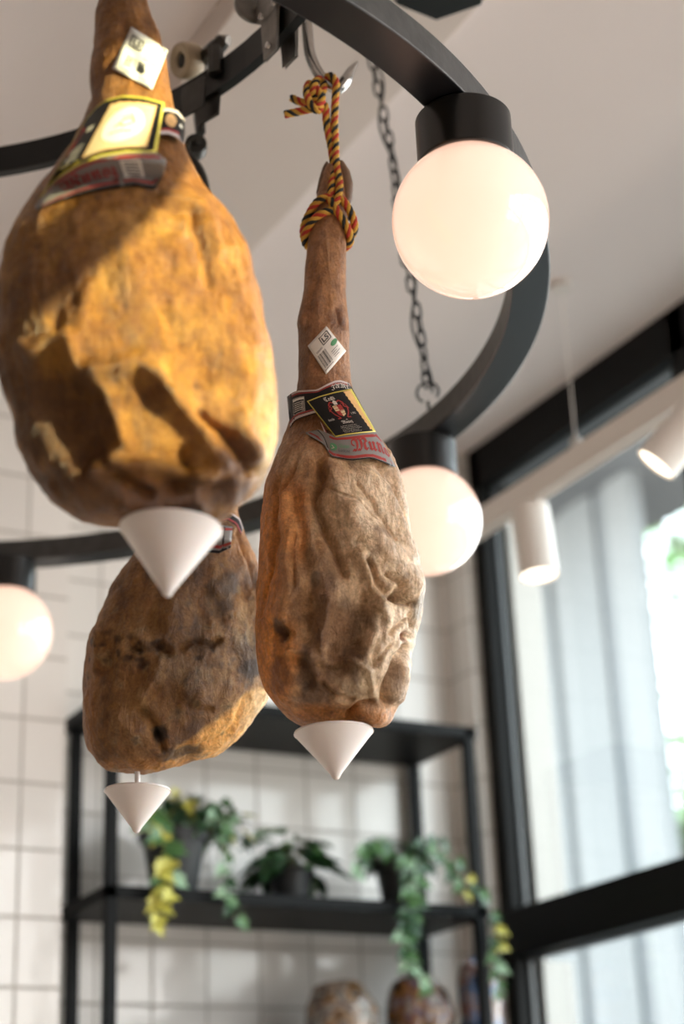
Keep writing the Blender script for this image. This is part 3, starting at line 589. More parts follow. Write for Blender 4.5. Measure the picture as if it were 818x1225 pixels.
drip_cone(PL3, 125, 946, 204, 944, 163, 997, 'smallest white drip cone, hanging clear of the dark ham on a pin', pin=(164, 908, 0))

# ------------------------------------------------------------------ labels on the hams
def wrap_bvh(pl, rows, ratio=1.0, dshift=None):
    V, f, I = loft(pl, rows, ratio, 120, 60, 2.0, dshift); return BVHTree.FromPolygons([Vector(v) for v in V], f)
def hit(bv, x, y, off):
    o = Vector(EYE); d = Vector(wd(x, y)).normalized(); best = None
    for b in bv:
        h = b.ray_cast(o, d)
        if h[0] is not None and (best is None or h[3] < best): best = h[3]
    return None if best is None else o + d * (best - off)
def resamp(pts, n):
    p = np.array(pts, float); L_ = np.concatenate([[0], np.cumsum(np.hypot(*np.diff(p, axis=0).T))]); t = np.linspace(0, L_[-1], n)
    return np.stack([np.interp(t, L_, p[:, 0]), np.interp(t, L_, p[:, 1])], 1)
class Strip:
    """a paper strip lying on the ham between two edges"""
    def __init__(s, bv, top, bot): s.bv = bv; s.top = resamp(top, 65); s.bot = resamp(bot, 65); s.last = None
    def px(s, u, v):
        k = min(max(u, 0), 1) * 64; i = min(int(k), 63); f = k - i; a = s.top[i] * (1 - f) + s.top[i + 1] * f; b = s.bot[i] * (1 - f) + s.bot[i + 1] * f; return a * (1 - v) + b * v
    def P(s, u, v, off):
        x, y = s.px(u, v); h = hit(s.bv, x, y, off)
        if h is None:
            cx, cy = s.px(.5, .5)
            for k in (.97, .93, .88, .8, .6, .3): 
                h = hit(s.bv, cx + (x - cx) * k, cy + (y - cy) * k, off)
                if h is not None: break
            if h is None: h = s.last
            else:
                d = Vector(wd(x, y)).normalized(); h = Vector(EYE) + d * (h - Vector(EYE)).length * 1.0
        s.last = h; return h
    def rect(s, u0, v0, u1, v1, mt, off, name, parent, nu=28, nv=10, thick=.0005):
        vs = [s.P(u0 + (u1 - u0) * i / nu, v0 + (v1 - v0) * j / nv, off) for j in range(nv + 1) for i in range(nu + 1)]
        fs = [(j * (nu + 1) + i, j * (nu + 1) + i + 1, (j + 1) * (nu + 1) + i + 1, (j + 1) * (nu + 1) + i) for j in range(nv) for i in range(nu)]
        o = mesh_obj(name, vs, fs, mt, parent)
        if thick: q = o.modifiers.new('thickness', 'SOLIDIFY'); q.thickness = thick; q.offset = 0
        return o
    def ink(s, polys, mt, off, name, parent):
        rows_ = sorted(set(round(float(np.mean([q[1] for q in p])), 2) for p in polys)) if name in ('red_edge', 'pale_edge', 'red_stripe') else []
        if len(rows_) > 1 and rows_[-1] - rows_[0] > .3:
            mid = (rows_[0] + rows_[-1]) / 2
            for side in (0, 1): s.ink([p for p in polys if (np.mean([q[1] for q in p]) > mid) == bool(side)], mt, off, name + ' ', parent).name = name
            return
        vs = []; fs = []
        for pl_ in polys:
            n0 = len(vs)
            if len(pl_) == 4:
                a, b, c, d = [np.array(q, float) for q in pl_]; nu = max(1, int(np.linalg.norm(b - a) / .045)); nv = max(1, int(np.linalg.norm(d - a) / .09))
                for j in range(nv + 1):
                    for i in range(nu + 1):
                        f, g = i / nu, j / nv; q = (a * (1 - f) + b * f) * (1 - g) + (d * (1 - f) + c * f) * g; vs.append(s.P(q[0], q[1], off))
                fs += [(n0 + j * (nu + 1) + i, n0 + j * (nu + 1) + i + 1, n0 + (j + 1) * (nu + 1) + i + 1, n0 + (j + 1) * (nu + 1) + i) for j in range(nv) for i in range(nu)]
            else:
                cu, cv = np.mean([q[0] for q in pl_]), np.mean([q[1] for q in pl_]); n = len(pl_); vs.append(s.P(cu, cv, off))
                for g in (.5, 1.): vs += [s.P(cu + (u - cu) * g, cv + (v - cv) * g, off) for u, v in pl_]
                fs += [(n0, n0 + 1 + i, n0 + 1 + (i + 1) % n) for i in range(n)] + [(n0 + 1 + i, n0 + 1 + n + i, n0 + 1 + n + (i + 1) % n, n0 + 1 + (i + 1) % n) for i in range(n)]
        return mesh_obj(name, vs, fs, mt, parent, smooth=False)
    def text(s, body, u0, v0, u1, v1, mt, off, name, parent, bold=0.):
        me = text_mesh(body, bold); V = np.array([tuple(v.co) for v in me.vertices])
        if not len(V): return
        mn, mx = V.min(0), V.max(0); sp_ = np.maximum(mx - mn, 1e-6)
        vs = [s.P(u0 + (u1 - u0) * (p[0] - mn[0]) / sp_[0], v1 + (v0 - v1) * (p[1] - mn[1]) / sp_[1], off) for p in V]
        return mesh_obj(name, vs, [tuple(p.vertices) for p in me.polygons], mt, parent, smooth=False)
_tc = {}
def text_mesh(body, bold=0.):
    if (body, bold) in _tc: return _tc[(body, bold)]
    cu = bpy.data.curves.new('lettering', 'FONT'); cu.body = body; cu.resolution_u = 3; cu.offset = bold; cu.fill_mode = 'FRONT'
    ob = bpy.data.objects.new('lettering', cu); COL.objects.link(ob); bpy.context.view_layer.update()
    me = bpy.data.meshes.new_from_object(ob.evaluated_get(bpy.context.evaluated_depsgraph_get())); bpy.data.objects.remove(ob); _tc[(body, bold)] = me; return me
def box_uv(u0, v0, u1, v1): return [(u0, v0), (u1, v0), (u1, v1), (u0, v1)]
def line_uv(pts, w_, asp=1.0):
    out_ = []
    for (a, b), (c, d) in zip(pts[:-1], pts[1:]):
        dx, dy = (c - a), (d - b) / asp; L_ = math.hypot(dx, dy) + 1e-9; nx, ny = -dy / L_ * w_ / 2, dx / L_ * w_ / 2 * asp
        out_.append([(a + nx, b + ny), (c + nx, d + ny), (c - nx, d - ny), (a - nx, b - ny)])
    return out_
def FR(s_):                                                   # plain letters -> black-letter code points
    o = ''
    for c in s_:
        if 'a' <= c <= 'z': o += chr(0x1D586 + ord(c) - 97)
        elif 'A' <= c <= 'Z': o += chr(0x1D56C + ord(c) - 65)
        else: o += c
    return o
def barcode(st, u0, v0, u1, v1, mt, off, name, parent, n=22, seed=1):
    r_ = random.Random(seed); w_ = [r_.choice((1, 1, 2, 3)) for _ in range(2 * n)]; T = sum(w_); a = 0; ps = []
    for i, q in enumerate(w_):
        if i % 2 == 0: ps.append(box_uv(u0 + (u1 - u0) * a / T, v0, u0 + (u1 - u0) * (a + q) / T, v1))
        a += q
    st.ink(ps, mt, off, name, parent)

# --- narrow ham label
W2 = wrap_bvh(PL2, [(440, 340, 418), (460, 342, 421), (475, 343.5, 426), (495, 345.5, 438), (515, 347.5, 451), (535, 349, 462), (562, 350, 476), (580, 350, 484)], 1.02)
bv2 = [B2, W2]
low = Strip(bv2, [(366, 517), (381, 514), (401, 522), (425, 519), (449, 516), (456, 526)], [(366, 519), (388, 532), (395, 546), (419, 551), (445, 548), (473.5, 559)])
lw = low.rect(0, 0, 1, 1, M['lab_grey'], .0022, 'label_band', ham2, 36, 16)
low.ink([box_uv(.30, .08, .97, .18)] + [[(.30 + i * .067, .82 + .0 * i), (.37 + i * .067, .82), (.37 + i * .067, .93), (.30 + i * .067, .93)] for i in range(10)], M['lab_red'], .0030, 'red_stripe', lw)
low.ink([box_uv(.02 + i * .05, .955, .071 + i * .05, 1.0) for i in range(19)] + line_uv([(.0, .02), (.07, .03), (.14, .02), (.2, .3), (.28, .8)], .02), M['lab_black'], .0031, 'black_edge', lw)
low.ink([[(.02, .30), (.10, .60), (.16, .80), (.20, .80), (.14, .55), (.05, .2)]], M['lab_red'], .0030, 'red_stripe', lw)
low.text(FR('Munoz'), .56, .16, 1.06, .80, M['lab_red'], .0033, 'lettering', lw, .012)
low.ink(line_uv([(.84, .16), (.87, .10), (.90, .15), (.93, .09)], .012, 2), M['lab_red'], .0033, 'tilde', lw)
low.ink([[(.36 + .045 * math.cos(t * PI / 8), .52 + .17 * math.sin(t * PI / 8)) for t in range(16)]], M['lab_green'], .0032, 'green_roundel', lw)
low.text('Gluten', .42, .36, .54, .52, M['lab_green'], .0032, 'small_lettering', lw); low.text('Lactose', .42, .56, .54, .70, M['lab_dark'], .0032, 'small_lettering', lw)
low.ink(line_uv([(.34, .45), (.37, .55), (.34, .62)], .012, 2), M['lab_pink'], .0034, 'leaf_mark', lw)
col2 = Strip(bv2, [(343.4, 474.5), (350, 469.5), (357, 467), (379, 466), (390, 460), (400, 455.5), (406.5, 454.5), (417.5, 458), (421, 464)], [(347, 512), (352, 504), (357, 501), (375, 495), (392, 492), (410, 489), (424, 489), (432, 491), (436, 492)])
cl = col2.rect(0, 0, 1, 1, M['lab_black'], .0016, 'label_collar', ham2, 40, 10)
col2.ink([box_uv(i / 24, .0, (i + 1) / 24, .07) for i in range(24)] + [box_uv(i / 24, .88, (i + 1) / 24, .97) for i in range(10)] , M['lab_pink'], .0024, 'pale_edge', cl)
col2.ink([box_uv(i / 24, .085, (i + 1) / 24, .13) for i in range(24)] + [box_uv(i / 24, .80, (i + 1) / 24, .86) for i in range(10)], M['lab_red'], .0024, 'red_edge', cl)
st_b = col2; st_b.ink([box_uv(.09, .26, .25, .34)], M['lab_white'], .0025, 'heading_block', cl)
col2.ink(line_uv([(.09, .24), (.25, .24), (.25, .78), (.09, .78), (.09, .24)], .006, 2.5), M['lab_text'], .0025, 'box_outline', cl)
for i in range(5): col2.ink([box_uv(.105, .40 + i * .07, .20 + .02 * (i % 2), .43 + i * .07)], M['lab_text'], .0025, 'small_print', cl)
barcode(col2, .205, .38, .245, .75, M['lab_text'], .0025, 'bar_code', cl, 6, 3)
col2.text(FR('JAMON'), .64, .10, .99, .30, M['lab_text'], .0025, 'lettering', cl)
strp = Strip(bv2, [(383, 504), (386, 508)], [(389, 520), (396, 523)]); sp0 = strp.rect(0, 0, 1, 1, M['lab_black'], .0017, 'label_tail', ham2, 6, 8)
strp.ink([box_uv(0, 0, .35, 1)], M['lab_pink'], .0023, 'pale_edge', sp0); strp.ink([box_uv(.42, 0, .62, 1)], M['lab_red'], .0023, 'red_edge', sp0)
card = Strip(bv2, [(367, 480), (382, 474), (400, 469), (420, 465)], [(401, 522.7), (415, 520), (432, 518), (449.5, 516.5)])
cd = card.rect(0, 0, 1, 1, M['lab_yellow'], .0034, 'label_card', ham2, 24, 20)
card.rect(.022, .022, .978, .975, M['lab_black'], .0040, 'card_face', cd, 20, 16, 0)
kr = [(.80 + (.018 if i % 2 else 0) + i * .005, .03 + i * .045) for i in range(21)]
card.ink([[kr[i], (.955, kr[i][1]), (.965, kr[i + 1][1]), kr[i + 1]] for i in range(20)], M['lab_kraft'], .0045, 'parchment_panel', cd)
card.text(FR('Casa'), .33, .055, .56, .16, M['lab_text'], .0045, 'lettering', cd); card.text(FR('Munoz'), .37, .655, .62, .75, M['lab_text'], .0045, 'lettering', cd)
card.ink(line_uv([(.50, .65), (.52, .635), (.54, .65)], .01), M['lab_text'], .0045, 'tilde', cd)
card.text('desde', .12, .55, .26, .61, M['lab_text'], .0045, 'lettering', cd); card.text('1.990', .70, .50, .80, .55, M['lab_text'], .0045, 'lettering', cd)
for i, tx in enumerate(('Jamón de cerdo Muñoz', 'Fabricado y envasado por Casa', 'Ctra. Nacional, km. 12 España', 'Conservar en lugar fresco y seco', 'Consumir preferentemente')):
    card.text(tx, .28 - .015 * (i % 2), .775 + i * .037, .66 + .04 * (i % 3), .80 + i * .037, M['lab_text'], .0045, 'small_lettering', cd)
# crest: shield quarters, mantling and helmet
sh = lambda u, v: (.50 + u * .11, .42 + v * .145)
card.ink([[sh(-.9, -.9), sh(0, -.9), sh(0, 0), sh(-.9, 0)], [sh(0, 0), sh(.9, 0), sh(.7, .7), sh(0, 1)]], M['lab_cream'], .0046, 'crest_field', cd)
card.ink([[sh(0, -.9), sh(.9, -.9), sh(.9, 0), sh(0, 0)], [sh(-.9, 0), sh(0, 0), sh(0, 1), sh(-.7, .7)]], M['lab_red'], .0046, 'crest_field', cd)
card.ink([q for k in range(4) for q in line_uv([sh(-.8, -.7 + k * .4), sh(.8, -.7 + k * .4)], .012)], M['lab_red'], .0047, 'crest_bar', cd)
mant = []
for sg in (-1, 1):
    mant += line_uv([sh(sg * .2, -1.3), sh(sg * .9, -1.6), sh(sg * 1.5, -1.1), sh(sg * 1.2, -.6), sh(sg * 1.8, -.3), sh(sg * 1.5, .4), sh(sg * 1.1, .8), sh(sg * .7, 1.2), sh(sg * 1.4, 1.25)], .026)
    mant += line_uv([sh(sg * 1.0, -1.1), sh(sg * 1.7, -.8), sh(sg * 2.0, -.1)], .016)
card.ink(mant, M['lab_red'], .0046, 'crest_mantling', cd)
card.ink([[sh(-.35, -1.0), sh(-.4, -1.5), sh(0, -1.8), sh(.4, -1.5), sh(.35, -1.0)]] + line_uv([sh(-.1, -1.8), sh(-.3, -2.2), sh(.3, -2.3)], .014), M['lab_text'], .0047, 'crest_helmet', cd)
# price tag on the shank
tg = Strip([B2], [(368, 414), (390.3, 390)], [(390, 448), (414, 420)]); tgo = tg.rect(0, 0, 1, 1, M['lab_white'], .0022, 'price_tag', ham2, 10, 14)
tg.ink(line_uv([(.50, .10), (.90, .10), (.90, .34), (.50, .34), (.50, .08)], .035, .7), M['lab_dark'], .0028, 'logo_frame', tgo); tg.text('LS', .56, .14, .84, .30, M['lab_dark'], .0028, 'logo_letters', tgo, .03)
tg.ink([[(.86 + .15 * math.cos(t * PI / 8), .52 + .08 * math.sin(t * PI / 8)) for t in range(16)]], M['lab_green'], .0028, 'green_oval', tgo)
barcode(tg, .10, .44, .50, .86, M['lab_dark'], .0028, 'bar_code', tgo, 12, 5)
tg.ink([box_uv(.12, .34 + i * .03, .42, .35 + i * .03) for i in range(2)] + [box_uv(.58, .66 + i * .06, .9 - .1 * (i % 2), .675 + i * .06) for i in range(4)] + [box_uv(.05, .9, .45, .915)], M['lab_dark'], .0028, 'small_print', tgo)

# --- big near ham label
W1 = wrap_bvh(PL1, [(104, 104, 214), (122, 103, 221), (140, 97, 223), (172, 80, 224), (200, 62, 232), (225, 46, 246), (256, 30, 268)], 1.0)
bv1 = [B1, W1]
c1b = Strip(bv1, [(190, 131), (200, 129), (212, 132), (221.5, 143)], [(190, 160), (202, 160), (212, 164), (220, 172)]); q = c1b.rect(0, 0, 1, 1, M['lab_black'], .002, 'label_collar_end', ham1, 10, 8)
c1b.ink([box_uv(0, 0, .5, .12), box_uv(.5, 0, 1, .12), box_uv(0, .88, .5, 1), box_uv(.5, .88, 1, 1)], M['lab_pink'], .0028, 'pale_edge', q); c1b.ink([box_uv(0, .78, .5, .87), box_uv(.5, .78, 1, .87)], M['lab_red'], .0028, 'red_edge', q)
c1b.ink([[(.42 + .2 * math.cos(t * PI / 8), .45 + .25 * math.sin(t * PI / 8)) for t in range(16)]], M['lab_kraft'], .0028, 'seal_mark', q); c1b.ink([[(.83 + .09 * math.cos(t * PI / 8), .5 + .13 * math.sin(t * PI / 8)) for t in range(16)]], M['lab_white'], .0028, 'seal_mark', q)
b1 = Strip(bv1, [(42, 246), (56, 226), (72, 212), (92, 198), (112, 189), (140, 184), (168, 182), (190, 184), (199, 192)], [(43, 251), (64, 243), (90, 235), (115, 229), (140, 225), (160, 222), (172, 224), (185, 228), (197, 205)])
q = b1.rect(0, 0, 1, 1, M['lab_grey'], .003, 'label_band', ham1, 40, 12)
b1.ink([box_uv(i / 20, .06, (i + 1) / 20, .15) for i in range(2, 19)] + [box_uv(i / 20, .78, (i + 1) / 20, .86) for i in range(1, 18)], M['lab_red'], .0038, 'red_stripe', q); b1.ink([box_uv(i / 20, .90, (i + 1) / 20, 1) for i in range(1, 19)], M['lab_black'], .0038, 'black_edge', q)
b1.text(FR('Munoz'), .22, .20, .62, .76, M['lab_red'], .004, 'lettering', q, .01); b1.ink([box_uv(.66, .20, .80, .72)], M['lab_white'], .004, 'white_box', q)
b1.ink([box_uv(.68, .28 + i * .09, .78, .32 + i * .09) for i in range(5)], M['lab_dark'], .0044, 'small_print', q)
c1 = Strip(bv1, [(104, 141), (116, 127), (127, 119), (148, 114), (172, 116), (197, 123)], [(46, 240), (66, 215), (90, 199), (120, 187), (152, 182), (187, 182)])
q = c1.rect(0, 0, 1, 1, M['lab_yellow'], .0036, 'label_card', ham1, 30, 16)
c1.rect(.02, .03, .975, .965, M['lab_black'], .0044, 'card_face', q, 24, 14, 0)
sc = []
for i in range(14): sc.append((.40 + (i / 14) * .53, .075 + (.02 if i % 2 else 0)))
for i in range(10): sc.append((.93 + (.012 if i % 2 else 0), .08 + i * .085))
for i in range(14): sc.append((.93 - (i / 14) * .55, .90 - (.02 if i % 2 else 0)))
for i in range(10): sc.append((.385 + (.014 if i % 2 else 0), .89 - i * .08))
for i0 in range(1): c1.ink([[(.40 + a * .052, .085 + (.012 if a % 2 else 0)), (.452 + a * .052, .085 + (.012 if (a + 1) % 2 else 0)), (.452 + a * .052, .90), (.40 + a * .052, .90)] for a in range(10)], M['lab_kraft'], .0050, 'parchment_panel', q)
c1.rect(.415, .12, .905, .875, M['lab_cream'], .0052, 'parchment_inner', q, 14, 8, 0)
c1.ink([[(.66 + .19 * math.cos(t * PI / 12), .48 + .30 * math.sin(t * PI / 12)) for t in range(24)]], M['lab_white'], .0057, 'pale_oval', q)
c1.ink(line_uv([(.58, .52), (.64, .40), (.70, .36), (.76, .44), (.66, .50), (.60, .46)], .014, 2) + line_uv([(.56, .62), (.66, .58), (.76, .60)], .012, 2) + line_uv([(.62, .36), (.70, .30), (.74, .38)], .01, 2), M['lab_kraft'], .0062, 'sprig_drawing', q)
c1.ink([[(.10 + .05 * math.cos(t), .48 + .12 * math.sin(t)) for t in [k * PI / 5 for k in range(10)]]] + line_uv([(.06, .30), (.14, .25), (.2, .34), (.17, .55)], .02, 2), M['lab_red'], .0050, 'crest_mark', q)
c1.ink([box_uv(.18 + .02 * (i % 2), .62 + i * .05, .33, .64 + i * .05) for i in range(5)], M['lab_text'], .0050, 'small_print', q); c1.ink([box_uv(.26, .35, .33, .42)], M['lab_text'], .0050, 'date_mark', q)
t1 = Strip([B1], [(157, 32), (201, 60)], [(134, 82), (182, 107)]); q = t1.rect(0, 0, 1, 1, M['lab_white'], .003, 'price_tag', ham1, 12, 12)
t1.ink(line_uv([(.12, .14), (.42, .14), (.42, .36), (.12, .36), (.12, .12)], .03), M['lab_dark'], .0038, 'logo_frame', q); t1.text('LS', .19, .18, .38, .32, M['lab_dark'], .0038, 'logo_letters', q, .02)
barcode(t1, .20, .56, .66, .80, M['lab_dark'], .0038, 'bar_code', q, 12, 9); t1.ink([[(.60 + .10 * math.cos(t * PI / 6), .72 + .08 * math.sin(t * PI / 6)) for t in range(12)]], M['lab_dark'], .0040, 'ink_smudge', q)
t1.ink([box_uv(.55, .30 + i * .08, .9, .315 + i * .08) for i in range(3)] + [box_uv(.15, .88, .8, .895)], M['lab_grey'], .0038, 'small_print', q)
# --- dark ham label (its corner shows beside the near drip cone)
W3 = wrap_bvh(PL3, [(560, 222, 290), (590, 215, 293), (620, 204, 291), (650, 180, 298), (670, 160, 306)], 1.0)
bv3 = [B3, W3]
l3 = Strip(bv3, [(225, 628), (245, 628), (262, 628), (278, 630)], [(215, 658), (240, 660), (262, 662), (276, 655)]); q = l3.rect(0, 0, 1, 1, M['lab_grey'], .002, 'label_band', ham3, 16, 8)
l3.ink([box_uv(i / 10, .08, (i + 1) / 10, .18) for i in range(10)] + [box_uv(i / 10, .72, (i + 1) / 10, .84) for i in range(10)], M['lab_red'], .003, 'red_stripe', q); l3.ink([box_uv(i / 10, .9, (i + 1) / 10, 1) for i in range(10)] + [box_uv(.80, .05, .84, .9)], M['lab_black'], .003, 'black_edge', q)
l4 = Strip(bv3, [(262, 612), (275, 612), (287, 620), (291, 632)], [(262, 625), (272, 622), (282, 628), (288, 640)]); q = l4.rect(0, 0, 1, 1, M['lab_black'], .002, 'label_collar', ham3, 12, 6)
l4.ink([box_uv(i / 6, 0, (i + 1) / 6, .2) for i in range(6)], M['lab_pink'], .003, 'pale_edge', q); l4.ink([box_uv(i / 6, .7, (i + 1) / 6, .9) for i in range(6)], M['lab_red'], .003, 'red_edge', q)

# ------------------------------------------------------------------ rope
def crom(P_, k=10):
    out_ = []
    for i in range(len(P_) - 1):
        p0, p1, p2, p3 = P_[max(i - 1, 0)], P_[i], P_[i + 1], P_[min(i + 2, len(P_) - 1)]
        for q in range(k):
            t = q / k; out_.append(.5 * ((2 * p1) + (-p0 + p2) * t + (2 * p0 - 5 * p1 + 4 * p2 - p3) * t * t + (-p0 + 3 * p1 - 3 * p2 + p3) * t ** 3))
    out_.append(P_[-1]); return out_
def rope_path(mb, pts, R_=.0058, twist=205., phase=0.):
    P_ = crom([Vector(PL2.at(x, y, d)) for x, y, d in pts], 14)
    # even resample
    L_ = [0.]
    for a, b in zip(P_[:-1], P_[1:]): L_.append(L_[-1] + (b - a).length)
    n = max(8, int(L_[-1] / .0011)); xs = np.linspace(0, L_[-1], n); A = np.array([tuple(p) for p in P_]); Q = np.stack([np.interp(xs, L_, A[:, k]) for k in range(3)], 1)
    T = np.gradient(Q, axis=0); T /= np.linalg.norm(T, axis=1)[:, None]; u = np.cross(T[0], [0.3, .5, .81]); u /= np.linalg.norm(u)
    U = []
    for t in T: u = u - t * (u @ t); u /= np.linalg.norm(u); U.append(u.copy())
    U = np.array(U); Wv = np.cross(T, U)
    for s in range(4):
        a = xs * twist + phase + s * PI / 2; c = Q + (U * np.cos(a)[:, None] + Wv * np.sin(a)[:, None]) * R_ * .48
        mb.tube(c, R_ * .56, 7, k=(0, 1, 0, 2)[s])
rp = MB()
# standing parts from the hook to the shank
rope_path(rp, [(384, 124, .006), (389, 128, .010), (391, 150, .006), (396, 175, .004), (399, 200, .010), (397, 222, .020), (395, 238, .024)])
rope_path(rp, [(393, 106, -.012), (391, 94, .004), (396, 91, .012), (402, 100, .013), (401, 120, .009), (400, 145, .007), (401, 170, .006), (402, 195, .012), (406, 222, .022), (403, 240, .028), (397, 250, .024)], phase=1.2)
# knot beside the hook
rope_path(rp, [(341, 137, .004), (355, 134, .006), (368, 131, .012), (380, 128, .018), (385, 118, .018), (378, 106, .014), (370, 100, .008), (367, 110, .014), (371, 124, .020), (380, 132, .016), (388, 126, .006)], R_=.0060, phase=.7)
rope_path(rp, [(349, 117, -.006), (357, 121, -.002), (366, 122, .004), (374, 112, .016), (377, 98, .010), (386, 96, .002), (386, 110, .012), (376, 122, .014), (368, 116, .006)], R_=.0060, phase=2.)
# lashing round the shank
rope_path(rp, [(396, 236, .026), (384, 238, .026), (373, 250, .018), (364, 270, .006), (364, 285, -.010), (373, 293, -.022), (392, 296, -.027), (408, 292, -.022), (419, 284, -.008), (424, 272, .008), (420, 256, .018), (412, 242, .024), (404, 236, .026)], phase=.4)
rope_path(rp, [(398, 252, .026), (388, 254, .027), (376, 262, .022), (367, 276, .010), (365, 290, -.006), (376, 299, -.022), (395, 301, -.028), (412, 297, -.018), (419, 286, .004), (414, 270, .019), (404, 254, .027), (397, 242, .028), (391, 236, .022)], phase=2.6)
tag(rp.build('rope', [M['ry'], M['rr'], M['rk']], auto=False), 'yellow red and black twisted rope knotted round the shank and hook', 'rope')
# the other two hams hang from plain loops out of sight; the near one on its own hook above the frame
tr_ = MB(); tp = [Vector(PL1.at(148, -50, 0)), Vector(PL1.at(148, -90, 0)), Vector(PL1.at(150, -120, 0))]; tr_.tube(tp, .005, 10)
tag(tr_.build('rope_loop', M['rk']), 'dark rope loop above the shank of the large near ham', 'rope')

# ------------------------------------------------------------------ track lights
XT = 2.33
def trk(x, y): return Vector(onX(x, y, XT))
tz0 = float(np.mean([onX(640, 600, XT)[2], onX(818, 486, XT)[2]])); tz1 = tz0 + .062
tk = thing('lighting_track', (XT, 3.0, tz0), 'white ceiling lighting track hung before the window', 'lighting track')
q = MB(); y0, y1 = .5, 3.72
q.box((XT - .019, y0, tz0 + .006), (XT + .019, y1, tz1)); q.box((XT - .019, y0, tz0), (XT - .008, y1, tz0 + .006)); q.box((XT + .008, y0, tz0), (XT + .019, y1, tz0 + .006))
q.build('track_bar', M['track'], tk, smooth=False, bevel=.002)
wy = float(onX(688, 520, XT)[1])
MB().tube([(XT, wy, tz1), (XT, wy, ZC)], .0016, 8).build('suspension_wire', M['track'], tk)
MB().lathe([(0, 0), (.016, 0), (.016, .02), (.006, .032), (0, .032)], (XT, wy, tz1), n=20).build('wire_clamp', M['reveal'], tk)
MB().lathe([(0, 0), (.025, 0), (.025, -.02), (0, -.02)], (XT, wy, ZC), n=20).build('ceiling_cup', M['track'], tk)
def track_spot(top, bot, r, label):
    top, bot = Vector(top), Vector(bot); ax = (bot - top).normalized(); L_ = (bot - top).length
    t = thing('track_spotlight', (top.x, top.y, tz0), label, 'spotlight', 'white spotlights on the window track')
    b = MB().lathe([(0, 0), (r * .85, 0), (r * .97, .004), (r, .012), (r, L_), (r * .93, L_), (r * .90, L_ - .006), (0, L_ - .006)], top, ax, n=48).build('lamp_body', M['track'], t)
    MB().lathe([(0, 0), (r * .9, 0)], bot - ax * .004, ax, n=48).build('lens', M['lens'], b)
    y_ = top.y; MB().box((XT - .012, y_ - .05, tz0 - .014), (XT + .012, y_ + .05, tz0 + .001)).tube([(XT, y_ - .02, tz0), (XT - .004, y_ - .02, tz0 - .04), top + ax * .03 + Vector((0, 0, 0))], .008, 10).build('adaptor', M['track'], t)
    MB().lathe([(0, -.014), (.014, -.014), (.014, .014), (0, .014)], (XT, y_ + .035, tz0 - .006), (1, 0, 0), n=20).build('locking_knob', M['reveal'], t)
    return t
track_spot(onX(633, 606, XT), onX(645, 689, XT), .047, 'vertical white cylinder spotlight near the far end of the track')
s2b = onX(784, 556, XT - .09); s2t = onX(846, 482, XT + .0)
track_spot(s2t, s2b, .047, 'tilted white cylinder spotlight at the right edge of the photo')

# warm beam that falls on the nearest ham: an added unseen spotlight in place of sun, partly cut by an added pipe
LP = Vector((1.85, -.55, 3.15)); tgt = Vector(PL1.at(216, 312))
spot_lamp('added_ham_beam', LP, tgt, 680, (1, .95, .52), math.radians(12.6), .12, .012)
t3 = thing('added_ham_spotlight', LP, 'added white spotlight to light the large ham, out of frame', 'spotlight')
d3 = (tgt - LP).normalized()
MB().lathe([(.05, .03), (.05, -.12), (0, -.12), (0, -.119), (.046, -.119), (.046, .03), (.05, .03)], LP, d3, n=32).tube([LP - d3 * .1, LP + Vector((0, -.05, ZC - 3.15))], .01, 8).build('lamp_body', M['track'], t3)
fa, fb = Vector(PL1.at(262, 138, .09)), Vector(PL1.at(-20, 392, .09)); k = .62
pa, pb = LP.lerp(fa, k), LP.lerp(fb, k); dd = (pb - pa).normalized()
tag(MB().tube([pa - dd * .02, pb + dd * .12], .0185, 20).build('added_shadow_pipe', M['rail']), 'added straight black pipe to shade the large ham, out of frame', 'pipe')  # unseen pipe added to cast the diagonal shadow band

# ------------------------------------------------------------------ shelf unit
su = thing('shelf_unit', (2.0, 3.92, 0), 'black metal shelf unit standing against the tiled wall', 'shelf')
X0, X1, Y0, Y1 = 1.455, 2.475, 3.757, 4.08; p_ = .028
for x, y in ((X0, Y0), (X1 - p_, Y0), (X0 + .02, Y1 - p_), (X1 - p_ + .01, Y1 - p_)):
    MB().box((x, y, 0), (x + p_, y + p_, 2.724)).build('post', M['shelfmetal'], su, smooth=False, bevel=.002)
for zt, th in ((2.724, .03), (2.258, .03), (1.86, .03), (1.2, .03), (.4, .03)):
    sh_ = MB().box((X0, Y0, zt - th), (X1 + .01, Y1, zt)).build('shelf_board', M['shelfmetal'], su, smooth=False, bevel=.002)

# ------------------------------------------------------------------ plants
def leaf(mb, p, d, up, s, k, kind='ivy'):
    d = d.normalized(); r = d.cross(up).normalized(); u = r.cross(d)
    if kind == 'ivy': out_ = [(0, 0), (.32, -.10), (.52, .12), (.36, .32), (.42, .62), (.20, .62), (0, 1.08), (-.20, .62), (-.42, .62), (-.36, .32), (-.52, .12), (-.32, -.10)]
    else: out_ = [(0, 0), (.22, .1), (.36, .38), (.30, .72), (.12, .98), (0, 1.12), (-.12, .98), (-.30, .72), (-.36, .38), (-.22, .1)]
    c = p + d * s * .4 - u * s * .06; vs = [c] + [p + r * a * s + d * b * s + u * (abs(a) * .35 * s - .25 * b * b * s) for a, b in out_]; n = len(out_)
    mb.add(vs, [(0, 1 + i, 1 + (i + 1) % n) for i in range(n)], k)
MATL = ['leaf_dark', 'leaf_mid', 'leaf_pale', 'leaf_yellow']
